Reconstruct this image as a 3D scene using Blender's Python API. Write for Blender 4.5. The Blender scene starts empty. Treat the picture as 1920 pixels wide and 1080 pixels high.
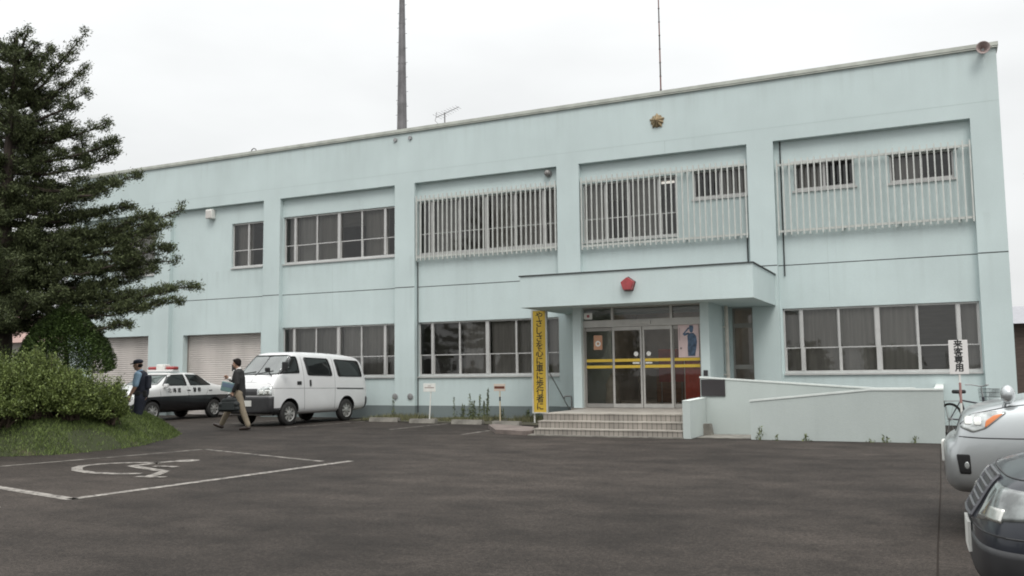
import bpy, bmesh, math, random
import numpy as np
from mathutils import Vector, Matrix
from mathutils.bvhtree import BVHTree
random.seed(7); RNG = np.random.default_rng(7)
S = bpy.context.scene
COL = S.collection
PI = math.pi
FY = 24.62           # front plane of the building
RY = FY + .18        # recessed wall plane between the pilasters

# ------------------------------------------------------------------ objects
def woff(o):
    v = Vector((0, 0, 0))
    while o is not None:
        v += o.location; o = o.parent
    return v

def tag(o, label=None, cat=None, group=None, kind=None):
    if label: o['label'] = label
    if cat: o['category'] = cat
    if group: o['group'] = group
    if kind: o['kind'] = kind
    return o

def thing(name, label, cat, loc=(0, 0, 0), rz=0, group=None):
    o = bpy.data.objects.new(name, None); COL.objects.link(o)
    o.location = loc; o.rotation_euler = (0, 0, rz); o.empty_display_size = .2
    return tag(o, label, cat, group)

def link(name, me, mat=None, parent=None, smooth=False):
    o = bpy.data.objects.new(name, me); COL.objects.link(o)
    if mat is not None:
        for m in (mat if isinstance(mat, (list, tuple)) else [mat]): me.materials.append(m)
    if parent is not None: o.parent = parent
    if smooth: me.polygons.foreach_set('use_smooth', [True] * len(me.polygons))
    return o

def copy_tree(o, parent=None):
    c = o.copy(); COL.objects.link(c); c.parent = parent
    for ch in list(o.children): copy_tree(ch, c)
    return c

class MB:
    def __init__(s): s.v = []; s.f = []; s.m = []
    def add(s, vs, fs, mi=0):
        b = len(s.v); s.v += [tuple(p) for p in vs]
        for f in fs: s.f.append(tuple(i + b for i in f)); s.m.append(mi)
        return s
    def box(s, x0, x1, y0, y1, z0, z1, mi=0):
        return s.add([(x0,y0,z0),(x1,y0,z0),(x1,y1,z0),(x0,y1,z0),(x0,y0,z1),(x1,y0,z1),(x1,y1,z1),(x0,y1,z1)],
              [(0,3,2,1),(4,5,6,7),(0,1,5,4),(1,2,6,5),(2,3,7,6),(3,0,4,7)], mi)
    def cbox(s, c, d, mi=0):
        return s.box(c[0]-d[0]/2,c[0]+d[0]/2,c[1]-d[1]/2,c[1]+d[1]/2,c[2]-d[2]/2,c[2]+d[2]/2, mi)
    def rbox(s, c, d, b, mi=0):      # box with chamfered edges
        bm = bmesh.new(); bmesh.ops.create_cube(bm, size=1)
        for v in bm.verts: v.co = Vector((v.co.x*d[0]+c[0], v.co.y*d[1]+c[1], v.co.z*d[2]+c[2]))
        bmesh.ops.bevel(bm, geom=bm.edges[:], offset=b, segments=2, affect='EDGES', profile=.5)
        return s.bm(bm, mi)
    def bm(s, bm, mi=0):
        bm.verts.index_update()
        s.add([v.co[:] for v in bm.verts], [[v.index for v in f.verts] for f in bm.faces], mi); bm.free(); return s
    def tube(s, p0, p1, r0, r1=None, n=8, mi=0, cap=True):
        r1 = r0 if r1 is None else r1
        p0, p1 = Vector(p0), Vector(p1); d = (p1-p0)
        if d.length < 1e-6: return s
        d.normalize(); a = d.orthogonal().normalized(); b = d.cross(a)
        vs = []
        for p, r in ((p0, r0), (p1, r1)):
            for k in range(n):
                t = 2*PI*k/n; vs.append(p + a*(r*math.cos(t)) + b*(r*math.sin(t)))
        fs = [(k, (k+1) % n, n+(k+1) % n, n+k) for k in range(n)]
        if cap: fs += [tuple(range(n-1, -1, -1)), tuple(range(n, 2*n))]
        return s.add(vs, fs, mi)
    def poly_tube(s, pts, r, n=6, mi=0):
        for a, b in zip(pts, pts[1:]): s.tube(a, b, r, n=n, mi=mi)
        return s
    def lathe(s, prof, o=(0,0,0), axis='z', n=24, mi=0, cap=False):   # prof: list of (r, h)
        vs = []; o = Vector(o)
        for r, h in prof:
            for k in range(n):
                t = 2*PI*k/n; c, q = r*math.cos(t), r*math.sin(t)
                vs.append(o + Vector({'z': (c, q, h), 'y': (q, h, c), 'x': (h, c, q)}[axis]))
        fs = []
        for j in range(len(prof)-1):
            for k in range(n): fs.append((j*n+k, j*n+(k+1) % n, (j+1)*n+(k+1) % n, (j+1)*n+k))
        if cap: fs += [tuple(range(n-1,-1,-1)), tuple(range((len(prof)-1)*n, len(prof)*n))]
        return s.add(vs, fs, mi)
    def prism(s, poly, plane, a, b, mi=0):   # polygon (2D) extruded: plane 'xz' along y, 'xy' along z, 'yz' along x
        n = len(poly)
        P = {'xz': lambda p, t: (p[0], t, p[1]), 'xy': lambda p, t: (p[0], p[1], t), 'yz': lambda p, t: (t, p[0], p[1])}[plane]
        vs = [P(p, a) for p in poly] + [P(p, b) for p in poly]
        return s.add(vs, [tuple(range(n)), tuple(range(2*n-1, n-1, -1))] + [(k, n+k, n+(k+1) % n, (k+1) % n) for k in range(n)], mi)
    def sphere(s, c, r, n=12, mi=0):
        r = (r, r, r) if not hasattr(r, '__len__') else r
        bm = bmesh.new(); bmesh.ops.create_uvsphere(bm, u_segments=n, v_segments=max(6, n*2//3), radius=1)
        for v in bm.verts: v.co = Vector((v.co.x*r[0]+c[0], v.co.y*r[1]+c[1], v.co.z*r[2]+c[2]))
        return s.bm(bm, mi)
    def mesh(s, name, fix=True):
        me = bpy.data.meshes.new(name); me.from_pydata(s.v, [], s.f)
        me.polygons.foreach_set('material_index', s.m)
        if fix:
            bm = bmesh.new(); bm.from_mesh(me); bmesh.ops.recalc_face_normals(bm, faces=bm.faces[:]); bm.to_mesh(me); bm.free()
        me.update(); return me
    def build(s, name, mat, parent=None, world=False, smooth=False, fix=True):
        if world and parent is not None:
            o = woff(parent); s.v = [(p[0]-o.x, p[1]-o.y, p[2]-o.z) for p in s.v]
        return link(name, s.mesh(name, fix), mat, parent, smooth)

def evaluated(o, name):     # mesh of an object with its modifiers applied; the helper object is removed
    dg = bpy.context.evaluated_depsgraph_get(); dg.update()
    me = bpy.data.meshes.new_from_object(o.evaluated_get(dg), depsgraph=dg); me.name = name
    old = o.data; bpy.data.objects.remove(o); 
    if old.users == 0 and isinstance(old, bpy.types.Mesh): bpy.data.meshes.remove(old)
    return me

def quads_mesh(name, V, nper=4):      # V: (N, nper, 3) loose faces, quickly
    N = len(V); me = bpy.data.meshes.new(name)
    me.vertices.add(N*nper); me.vertices.foreach_set('co', V.reshape(-1).astype(np.float32))
    me.loops.add(N*nper); me.loops.foreach_set('vertex_index', np.arange(N*nper, dtype=np.int32))
    me.polygons.add(N); me.polygons.foreach_set('loop_start', np.arange(0, N*nper, nper, dtype=np.int32))
    me.polygons.foreach_set('loop_total', np.full(N, nper, dtype=np.int32)); me.update(); me.validate(); return me

# ------------------------------------------------------------------ text
def glyphs(txt, size, bold=0.0, vertical=False, pitch=None):
    """flat 2D outline mesh of text: list of verts (x, y), faces; centred on 0"""
    V, F = [], []
    chars = list(txt) if vertical else [txt]
    for i, ch in enumerate(chars):
        cu = bpy.data.curves.new('t', 'FONT'); cu.body = ch; cu.size = size; cu.align_x = 'CENTER'; cu.align_y = 'CENTER'
        cu.offset = bold; cu.fill_mode = 'FRONT' if hasattr(cu, 'fill_mode') else cu.fill_mode; cu.resolution_u = 3
        o = bpy.data.objects.new('t', cu); COL.objects.link(o)
        dg = bpy.context.evaluated_depsgraph_get(); dg.update()
        me = bpy.data.meshes.new_from_object(o.evaluated_get(dg), depsgraph=dg)
        co = [v.co for v in me.vertices]
        if co:
            cx = (min(c.x for c in co)+max(c.x for c in co))/2 if vertical else 0
            dy = -(i-(len(chars)-1)/2)*(pitch or size) if vertical else 0
            b = len(V); V += [(c.x-cx, c.y+dy) for c in co]
            F += [tuple(b+k for k in p.vertices) for p in me.polygons]
        bpy.data.meshes.remove(me); bpy.data.objects.remove(o); bpy.data.curves.remove(cu)
    return V, F

BOLD = ((0,0),(1,0),(-1,0),(0,1),(0,-1))
def lettering(V, F, bold, fn):      # heavier strokes: the glyph repeated with tiny shifts
    mb = MB()
    for k, (dx, dy) in enumerate(BOLD): mb.add([fn(x+dx*bold, y+dy*bold, k*.0003) for x, y in V], F)
    return mb

# ------------------------------------------------------------------ materials
def mat(name, col, rough=.6, metal=0., var=0., vscale=4., vstretch=(1,1,1), bump=0., bscale=40., spec=.5, coat=0., emit=0., island=0., col2=None, ramp=(.35,.65), detail=6., dist=.01, coords='Object'):
    m = bpy.data.materials.new(name); m.use_nodes = True; nt = m.node_tree; N = nt.nodes; L = nt.links
    b = N['Principled BSDF']; b.inputs['Base Color'].default_value = (*col, 1); b.inputs['Roughness'].default_value = rough
    b.inputs['Metallic'].default_value = metal; b.inputs['Specular IOR Level'].default_value = spec
    b.inputs['Coat Weight'].default_value = coat; b.inputs['Coat Roughness'].default_value = .05
    if emit: b.inputs['Emission Color'].default_value = (*col, 1); b.inputs['Emission Strength'].default_value = emit
    tc = N.new('ShaderNodeTexCoord')
    if var or col2:
        mp = N.new('ShaderNodeMapping'); mp.inputs['Scale'].default_value = vstretch; L.new(tc.outputs[coords], mp.inputs[0])
        nz = N.new('ShaderNodeTexNoise'); nz.inputs['Scale'].default_value = vscale; nz.inputs['Detail'].default_value = detail; L.new(mp.outputs[0], nz.inputs[0])
        cr = N.new('ShaderNodeValToRGB'); c2 = col2 or tuple(min(1, c*(1+var)) for c in col); c1 = col if col2 else tuple(c*(1-var) for c in col)
        cr.color_ramp.elements[0].position = ramp[0]; cr.color_ramp.elements[1].position = ramp[1]
        cr.color_ramp.elements[0].color = (*c1, 1); cr.color_ramp.elements[1].color = (*c2, 1)
        L.new(nz.outputs['Fac'], cr.inputs[0]); out = cr.outputs[0]; L.new(out, b.inputs['Base Color'])
    if island:
        g = N.new('ShaderNodeNewGeometry'); mx = N.new('ShaderNodeMix'); mx.data_type = 'RGBA'
        L.new(g.outputs['Random Per Island'], mx.inputs[0])
        mx.inputs[6].default_value = (*[c*(1-island) for c in col], 1); mx.inputs[7].default_value = (*[min(1, c*(1+island)) for c in (col2 or col)], 1)
        L.new(mx.outputs[2], b.inputs['Base Color'])
    if bump:
        bz = N.new('ShaderNodeTexNoise'); bz.inputs['Scale'].default_value = bscale; bz.inputs['Detail'].default_value = 4; L.new(tc.outputs[coords], bz.inputs[0])
        bp = N.new('ShaderNodeBump'); bp.inputs['Strength'].default_value = bump; bp.inputs['Distance'].default_value = dist
        L.new(bz.outputs['Fac'], bp.inputs['Height']); L.new(bp.outputs[0], b.inputs['Normal'])
    return m

def plaster(name, col, streak=.05, runs=.15):
    """painted render: blotches, rain streaks, fine roughcast"""
    m = mat(name, col, .75, bump=.35, bscale=55, spec=.3); nt = m.node_tree; N = nt.nodes; L = nt.links; b = N['Principled BSDF']
    tc = N.new('ShaderNodeTexCoord')
    def noise(scale, st, d=5):
        mp = N.new('ShaderNodeMapping'); mp.inputs['Scale'].default_value = st; L.new(tc.outputs['Object'], mp.inputs[0])
        n = N.new('ShaderNodeTexNoise'); n.inputs['Scale'].default_value = scale; n.inputs['Detail'].default_value = d; L.new(mp.outputs[0], n.inputs[0]); return n.outputs['Fac']
    def mul(src, fac, lo, hi, dark):
        r = N.new('ShaderNodeMapRange'); r.inputs[1].default_value = lo; r.inputs[2].default_value = hi; r.inputs[3].default_value = 1; r.inputs[4].default_value = dark
        L.new(fac, r.inputs[0]); mx = N.new('ShaderNodeMix'); mx.data_type = 'RGBA'; mx.blend_type = 'MULTIPLY'; mx.inputs[0].default_value = 1
        if isinstance(src, tuple): mx.inputs[6].default_value = (*src, 1)
        else: L.new(src, mx.inputs[6])
        L.new(r.outputs[0], mx.inputs[7]); return mx.outputs[2]
    o = mul(col, noise(.5, (1, 1, 1)), .35, .7, 1-.10)
    o = mul(o, noise(1.3, (1, 1, .35), 7), .5, .8, 1-streak*1.1)
    o = mul(o, noise(3.1, (1, 1, .10)), .58, .82, 1-streak*.9)
    o = mul(o, noise(9, (1, 1, .06)), .66, .82, 1-streak)
    o = mul(o, noise(30, (1, 1, 1)), .3, .8, .95)
    # rain runs below the parapet and the sills, splash dirt at the foot
    sp = N.new('ShaderNodeSeparateXYZ'); L.new(tc.outputs['Object'], sp.inputs[0]); mz = N.new('ShaderNodeMapRange'); mz.inputs[2].default_value = 10; L.new(sp.outputs[2], mz.inputs[0])
    cr = N.new('ShaderNodeValToRGB'); el = cr.color_ramp.elements; el[0].position = 0; el[0].color = (.9,)*3+(1,); el[1].position = 1; el[1].color = (.3,)*3+(1,)
    for p_, v_ in ((.03,.5),(.07,.05),(.128,.8),(.133,0),(.30,0),(.36,.35),(.416,.5),(.421,0),(.45,.05),(.515,1),(.522,0),(.80,0),(.86,.2),(.924,1)):
        e_ = el.new(p_); e_.color = (v_,)*3+(1,)
    L.new(mz.outputs[0], cr.inputs[0])
    q = N.new('ShaderNodeMapRange'); q.inputs[1].default_value = .48; q.inputs[2].default_value = .72; L.new(noise(5.5, (1, 1, .03), 4), q.inputs[0])
    mm = N.new('ShaderNodeMath'); mm.operation = 'MULTIPLY'; L.new(cr.outputs[0], mm.inputs[0]); L.new(q.outputs[0], mm.inputs[1])
    m3 = N.new('ShaderNodeMath'); m3.operation = 'MULTIPLY'; m3.inputs[1].default_value = runs; L.new(mm.outputs[0], m3.inputs[0])
    dx = N.new('ShaderNodeMix'); dx.data_type = 'RGBA'; L.new(m3.outputs[0], dx.inputs[0]); L.new(o, dx.inputs[6]); dx.inputs[7].default_value = (.20, .215, .19, 1); o = dx.outputs[2]
    L.new(o, b.inputs['Base Color']); return m

def glassy(name, tint, refl_rough=.015, ior=1.52):
    m = bpy.data.materials.new(name); m.use_nodes = True; nt = m.node_tree; N = nt.nodes; L = nt.links
    for n in list(N):
        if n.type != 'OUTPUT_MATERIAL': N.remove(n)
    t = N.new('ShaderNodeBsdfTransparent'); t.inputs[0].default_value = (*tint, 1)
    g = N.new('ShaderNodeBsdfGlossy'); g.inputs['Roughness'].default_value = refl_rough
    fr = N.new('ShaderNodeFresnel'); fr.inputs[0].default_value = ior
    tc = N.new('ShaderNodeTexCoord'); nz = N.new('ShaderNodeTexNoise'); nz.inputs['Scale'].default_value = .7; L.new(tc.outputs['Object'], nz.inputs[0])
    bp = N.new('ShaderNodeBump'); bp.inputs['Strength'].default_value = .25; bp.inputs['Distance'].default_value = .01; L.new(nz.outputs['Fac'], bp.inputs['Height'])
    L.new(bp.outputs[0], g.inputs['Normal'])
    mx = N.new('ShaderNodeMixShader'); L.new(fr.outputs[0], mx.inputs[0]); L.new(t.outputs[0], mx.inputs[1]); L.new(g.outputs[0], mx.inputs[2])
    L.new(mx.outputs[0], N['Material Output'].inputs[0]); return m

def tile_mat(name, axes, col, mortar, w=.1, h=.3):
    m = mat(name, col, .5); nt = m.node_tree; N = nt.nodes; L = nt.links; b = N['Principled BSDF']
    tc = N.new('ShaderNodeTexCoord'); sp = N.new('ShaderNodeSeparateXYZ'); cb = N.new('ShaderNodeCombineXYZ'); L.new(tc.outputs['Object'], sp.inputs[0])
    L.new(sp.outputs[axes[0]], cb.inputs[0]); L.new(sp.outputs[axes[1]], cb.inputs[1])
    br = N.new('ShaderNodeTexBrick'); br.offset = 0; br.inputs['Scale'].default_value = 1; br.inputs['Brick Width'].default_value = w; br.inputs['Row Height'].default_value = h
    br.inputs['Mortar Size'].default_value = .009; br.inputs['Color1'].default_value = (*col, 1); br.inputs['Color2'].default_value = (*[c*.84 for c in col], 1); br.inputs['Mortar'].default_value = (*mortar, 1)
    L.new(cb.outputs[0], br.inputs[0]); 
    nz = N.new('ShaderNodeTexNoise'); nz.inputs['Scale'].default_value = 2.5; nz.inputs['Detail'].default_value = 5; L.new(tc.outputs['Object'], nz.inputs[0])
    mr = N.new('ShaderNodeMapRange'); mr.inputs[1].default_value = .4; mr.inputs[2].default_value = .75; mr.inputs[3].default_value = 1; mr.inputs[4].default_value = .7; L.new(nz.outputs['Fac'], mr.inputs[0])
    mx = N.new('ShaderNodeMix'); mx.data_type = 'RGBA'; mx.blend_type = 'MULTIPLY'; mx.inputs[0].default_value = 1; L.new(br.outputs[0], mx.inputs[6]); L.new(mr.outputs[0], mx.inputs[7])
    L.new(mx.outputs[2], b.inputs['Base Color'])
    return m

M = {}
AQUA = (.58, .672, .668)
M['wall'] = plaster('aqua_plaster', AQUA)
M['band'] = plaster('grey_base_paint', (.19, .225, .225), .1)
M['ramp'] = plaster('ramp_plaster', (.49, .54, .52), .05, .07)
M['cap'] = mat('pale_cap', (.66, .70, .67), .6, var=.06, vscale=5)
M['coping'] = mat('cream_coping', (.46, .48, .43), .5, var=.12, vscale=3, vstretch=(1,1,1))
M['joint'] = mat('dark_joint', (.05, .055, .055), .9)
M['stain'] = mat('faint_seam', (.47, .55, .54), .8)
M['alu'] = mat('aluminium', (.56, .555, .54), .42, .35, var=.06, vscale=3)
M['aluf'] = mat('door_aluminium', (.42, .41, .385), .45, .35, var=.08)
M['alud'] = mat('dark_aluminium', (.30, .29, .27), .42, .4, var=.06)
M['white'] = mat('white_paint', (.74, .74, .70), .5, var=.06, vscale=6)
M['grille'] = mat('pale_grille_paint', (.54, .555, .525), .5, var=.08, vscale=5)
M['glass'] = glassy('window_glass', (.84, .83, .81), ior=1.75)
M['glassd'] = glassy('door_glass', (.74, .73, .70), ior=1.65)
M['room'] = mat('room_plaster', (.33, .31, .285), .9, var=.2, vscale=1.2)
M['curtain'] = mat('grey_curtain', (.52, .51, .485), .9, var=.12, vscale=2, vstretch=(6,1,.2))
M['blind'] = mat('pale_blind', (.50, .49, .47), .8, var=.1, vscale=2, vstretch=(1,1,9))
M['curtain1'] = mat('beige_curtain', (.47, .455, .43), .9, var=.12, vscale=2, vstretch=(6,1,.2)); M['curtain2'] = mat('faded_curtain', (.56, .555, .54), .9, var=.1, vscale=2, vstretch=(6,1,.2))
M['lamp'] = mat('fluorescent_tube', (1, .97, .9), .5, emit=.9); M['lobbyfill'] = mat('lobby_fill_glow', (1, .93, .82), .5, emit=7.)
M['shutter'] = mat('shutter_steel', (.55, .51, .48), .5, .1, var=.10, vscale=1.5, vstretch=(1,1,.3))
M['black'] = mat('black_rubber', (.018, .018, .019), .55)
M['dark'] = mat('dark_plastic', (.035, .035, .037), .45, var=.15, vscale=8)
M['pipe'] = mat('cream_pipe', (.60, .56, .50), .45, var=.1, vscale=5)
M['gold'] = mat('aged_gold', (.33, .25, .15), .42, .6, var=.3, vscale=12)
M['redlamp'] = mat('red_lamp_glass', (.34, .045, .05), .3, spec=.5, coat=.4, var=.15, vscale=6)
M['yellow'] = mat('yellow_sign_paint', (.64, .43, .05), .55, var=.05, vscale=3)
M['stripe'] = mat('yellow_door_tape', (.62, .43, .05), .5)
M['ink'] = mat('black_ink', (.02, .02, .02), .6)
M['steel'] = mat('galvanised_steel', (.33, .33, .33), .5, .4, var=.15, vscale=6)
M['mast'] = mat('weathered_mast_steel', (.15, .145, .15), .55, .3, var=.2, vscale=2)
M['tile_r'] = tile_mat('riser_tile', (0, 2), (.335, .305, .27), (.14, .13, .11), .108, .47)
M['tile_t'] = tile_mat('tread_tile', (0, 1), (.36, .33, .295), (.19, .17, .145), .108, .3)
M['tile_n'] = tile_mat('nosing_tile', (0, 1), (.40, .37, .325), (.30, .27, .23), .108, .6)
M['conc'] = mat('old_concrete', (.20, .188, .165), .9, var=.25, vscale=5, bump=.5, bscale=60)
M['slab'] = mat('reddish_concrete', (.17, .14, .125), .9, var=.25, vscale=4, bump=.5, bscale=40)
M['line'] = mat('worn_road_paint', (.60, .57, .52), .8, var=.12, vscale=8)
M['skin'] = mat('skin', (.42, .26, .19), .55, var=.06, vscale=20)
M['hair'] = mat('dark_hair', (.014, .011, .010), .85, spec=.2)
# ------------------------------------------------------------------ camera, light, sky
def setup_view():
    f, pit, rol, yaw = 1692., .0941, -.0112, .4435
    cy, sy = math.cos(yaw), math.sin(yaw)
    fw = Vector((-sy, cy, 0)); rt = Vector((cy, sy, 0)); up = Vector((0, 0, 1))
    f2 = fw*math.cos(pit)+up*math.sin(pit); u2 = up*math.cos(pit)-fw*math.sin(pit)
    r3 = rt*math.cos(rol)+u2*math.sin(rol); u3 = u2*math.cos(rol)-rt*math.sin(rol)
    cam = bpy.data.cameras.new('camera'); o = bpy.data.objects.new('camera', cam); COL.objects.link(o)
    cam.sensor_width = 36; cam.lens = f/1920*36; cam.clip_start = .1; cam.clip_end = 3000
    m = Matrix((r3, u3, -f2)).transposed().to_4x4(); m.translation = (0, 0, 1.4); o.matrix_world = m
    S.camera = o
    el, az = math.radians(52), math.radians(64)      # azimuth clockwise from +Y (so +X side)
    sun = bpy.data.lights.new('sun', 'SUN'); sun.energy = 1.3; sun.angle = math.radians(22); sun.color = (1, .97, .92)
    so = bpy.data.objects.new('sun', sun); COL.objects.link(so)
    d = Vector((math.sin(math.radians(148))*math.cos(el), math.cos(math.radians(148))*math.cos(el), math.sin(el)))   # towards the sun: right, slightly behind the camera
    so.rotation_euler = d.to_track_quat('Z', 'Y').to_euler()
    w = bpy.data.worlds.new('World'); S.world = w; w.use_nodes = True; nt = w.node_tree; N = nt.nodes; L = nt.links
    bg = N['Background']; out = N['World Output']
    sk = N.new('ShaderNodeTexSky'); sk.sky_type = 'NISHITA'; sk.sun_disc = False; sk.sun_elevation = el; sk.sun_rotation = math.radians(148)
    sk.air_density = 1.2; sk.dust_density = 4
    L.new(sk.outputs[0], bg.inputs[0]); bg.inputs[1].default_value = .08
    # overcast layer: brightness climbs from the horizon to the zenith, broken by soft cloud
    tc = N.new('ShaderNodeTexCoord'); sp = N.new('ShaderNodeSeparateXYZ'); L.new(tc.outputs['Generated'], sp.inputs[0])
    pw = N.new('ShaderNodeMath'); pw.operation = 'POWER'; pw.use_clamp = True; pw.inputs[1].default_value = 2.4; mxz = N.new('ShaderNodeMath'); mxz.operation = 'MAXIMUM'; mxz.inputs[1].default_value = 0; L.new(sp.outputs[2], mxz.inputs[0]); L.new(mxz.outputs[0], pw.inputs[0])
    mr = N.new('ShaderNodeMapRange'); mr.inputs[1].default_value = 0; mr.inputs[2].default_value = 1; mr.inputs[3].default_value = .88; mr.inputs[4].default_value = 2.9; L.new(pw.outputs[0], mr.inputs[0])
    mp = N.new('ShaderNodeMapping'); mp.inputs['Scale'].default_value = (1.6, 1.6, 4.5); L.new(tc.outputs['Generated'], mp.inputs[0])
    nz = N.new('ShaderNodeTexNoise'); nz.inputs['Scale'].default_value = 2.1; nz.inputs['Detail'].default_value = 5; nz.inputs['Roughness'].default_value = .45; L.new(mp.outputs[0], nz.inputs[0])
    m2 = N.new('ShaderNodeMapRange'); m2.inputs[1].default_value = .3; m2.inputs[2].default_value = .7; m2.inputs[3].default_value = .93; m2.inputs[4].default_value = 1.09; L.new(nz.outputs['Fac'], m2.inputs[0])
    mu = N.new('ShaderNodeMath'); mu.operation = 'MULTIPLY'; L.new(mr.outputs[0], mu.inputs[0]); L.new(m2.outputs[0], mu.inputs[1])
    b2 = N.new('ShaderNodeBackground'); b2.inputs[0].default_value = (.985, 1, 1.0, 1); L.new(mu.outputs[0], b2.inputs[1])
    mx = N.new('ShaderNodeMixShader'); mx.inputs[0].default_value = .93; L.new(bg.outputs[0], mx.inputs[1]); L.new(b2.outputs[0], mx.inputs[2]); L.new(mx.outputs[0], out.inputs[0])
    S.view_settings.view_transform = 'Standard'; S.view_settings.look = 'None'; S.view_settings.exposure = 0; S.view_settings.gamma = 1
    S.view_settings.use_curve_mapping = False
setup_view()
S.cycles.pixel_filter_type = 'BLACKMAN_HARRIS'; S.cycles.filter_width = 1.9      # the soft video lens

# ------------------------------------------------------------------ asphalt, markings
def asphalt():
    m = mat('asphalt', (.054, .049, .0455), .85, bump=.6, bscale=130, spec=.2, dist=.006); nt = m.node_tree; N = nt.nodes; L = nt.links; b = N['Principled BSDF']
    tc = N.new('ShaderNodeTexCoord')
    def nz(scale, st=(1,1,1), d=6, rough=.55):
        mp = N.new('ShaderNodeMapping'); mp.inputs['Scale'].default_value = st; L.new(tc.outputs['Object'], mp.inputs[0])
        n = N.new('ShaderNodeTexNoise'); n.inputs['Scale'].default_value = scale; n.inputs['Detail'].default_value = d; n.inputs['Roughness'].default_value = rough; L.new(mp.outputs[0], n.inputs[0]); return n.outputs['Fac']
    def rng(x, a, bb, c, d):
        r = N.new('ShaderNodeMapRange'); [setattr(r.inputs[i], 'default_value', v) for i, v in ((1,a),(2,bb),(3,c),(4,d))]; L.new(x, r.inputs[0]); return r.outputs[0]
    def mul(x, y):
        q = N.new('ShaderNodeMath'); q.operation = 'MULTIPLY'; L.new(x, q.inputs[0]); L.new(y, q.inputs[1]); return q.outputs[0]
    k = mul(rng(nz(.22), .33, .67, .66, 1.34), rng(nz(1.3, (.8, 1.3, 1)), .32, .70, .68, 1.28))
    k = mul(k, rng(nz(3.4, (1, 1, 1), 9, .72), .52, .70, 1.06, .68))
    k = mul(k, mul(rng(nz(110, d=2), .3, .7, .5, 1.5), rng(nz(38, d=3, rough=.7), .3, .7, .62, 1.4)))
    k = mul(k, rng(nz(18, d=4, rough=.75), .3, .7, .70, 1.3))
    k = mul(k, rng(nz(.55, (1, .8, 1), 8, .7), .46, .70, 1.05, .72)); k = mul(k, rng(nz(1.9, (1, 1, 1), 8, .7), .56, .74, 1.0, 1.35))
    mx = N.new('ShaderNodeMix'); mx.data_type = 'RGBA'; mx.blend_type = 'MULTIPLY'; mx.inputs[0].default_value = 1
    mx.inputs[6].default_value = (.0365, .0302, .0258, 1); L.new(k, mx.inputs[7]); L.new(mx.outputs[2], b.inputs['Base Color']); return m
M['asphalt'] = asphalt()
g = MB(); g.add([(-600,-400,0),(600,-400,0),(600,900,0),(-600,900,0)], [(0,1,2,3)])
tag(g.build('ground', mat('far_ground', (.07, .068, .06), .9, var=.2, vscale=.3)), kind='structure')
g = MB(); g.add([(-60,-25,.004),(25,-25,.004),(25,40,.004),(-60,40,.004)], [(0,1,2,3)])
tag(g.build('parking_lot', M['asphalt']), kind='structure')

def strip(mb, pts, w, z=.008):     # painted line of width w through pts
    P = [Vector((p[0], p[1])) for p in pts]; L_, R_ = [], []
    for i, p in enumerate(P):
        d = (P[min(i+1, len(P)-1)]-P[max(i-1, 0)]).normalized(); n = Vector((-d.y, d.x))
        L_.append((p.x+n.x*w/2, p.y+n.y*w/2, z)); R_.append((p.x-n.x*w/2, p.y-n.y*w/2, z))
    k = len(P); mb.add(L_+R_, [(i, i+1, k+i+1, k+i) for i in range(k-1)])
def road_paint():
    m = mat('flaking_road_paint', (.60, .57, .52), .85); nt = m.node_tree; N = nt.nodes; L = nt.links; b = N['Principled BSDF']
    tc = N.new('ShaderNodeTexCoord'); nz = N.new('ShaderNodeTexNoise'); nz.inputs['Scale'].default_value = 9; nz.inputs['Detail'].default_value = 9; nz.inputs['Roughness'].default_value = .75; L.new(tc.outputs['Object'], nz.inputs[0])
    cr = N.new('ShaderNodeValToRGB'); cr.color_ramp.elements[0].position = .40; cr.color_ramp.elements[1].position = .58
    cr.color_ramp.elements[0].color = (.06, .052, .045, 1); cr.color_ramp.elements[1].color = (.33, .305, .275, 1); L.new(nz.outputs['Fac'], cr.inputs[0]); L.new(cr.outputs[0], b.inputs['Base Color']); return m
M['paint'] = road_paint()
def worn_paint():
    m = mat('worn_away_road_paint', (.3, .28, .26), .85, col2=(.22, .20, .178), vscale=5, ramp=(.4, .6)); m.node_tree.nodes['Color Ramp'].color_ramp.elements[0].color = (.045, .038, .032, 1); return m
M['wornpaint'] = worn_paint()
mb = MB(); strip(mb, [(-9.2,7.38),(-8.99,9.7),(-8.78,12.3)], .15); strip(mb, [(-14.2,8.55),(-9.14,7.38)], .15); 
tag(mb.build('marking_line', M['paint']), kind='structure')
mb = MB(); strip(mb, [(-14.2,8.3),(-13.7,9.7),(-13.2,12.0),(-12.92,13.4)], .12); strip(mb, [(-12.95,13.34),(-11.2,12.75),(-9.2,12.1)], .11)
strip(mb, [(-9.35,6.6),(-10.4,7.15)], .07)
tag(mb.build('marking_line', M['wornpaint']), kind='structure')
mb = MB()
arc = [(-11.55,10.98),(-11.95,10.95),(-12.25,10.78),(-12.45,10.5),(-12.46,10.22),(-12.3,9.98),(-11.95,9.70),(-11.45,9.53),(-10.98,9.56),(-10.62,9.70)]
strip(mb, arc, .16)
strip(mb, [(-11.66,10.42),(-11.68,10.85),(-11.62,11.3)], .17); strip(mb, [(-11.25,10.52),(-11.0,10.6),(-10.80,10.56)], .13, .0125)
strip(mb, [(-11.62,10.45),(-11.2,10.28),(-10.52,10.05),(-10.33,9.75),(-10.16,9.42)], .16, .0105); strip(mb, [(-10.33,9.36),(-10.1,9.40),(-9.88,9.46)], .13, .0125)
n = 16; mb.add([(-11.48+.2*math.cos(2*PI*k/n), 11.45+.2*math.sin(2*PI*k/n), .0085) for k in range(n)], [tuple(range(n))])
tag(mb.build('wheelchair_marking', M['paint']), kind='structure')
mb = MB()
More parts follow.
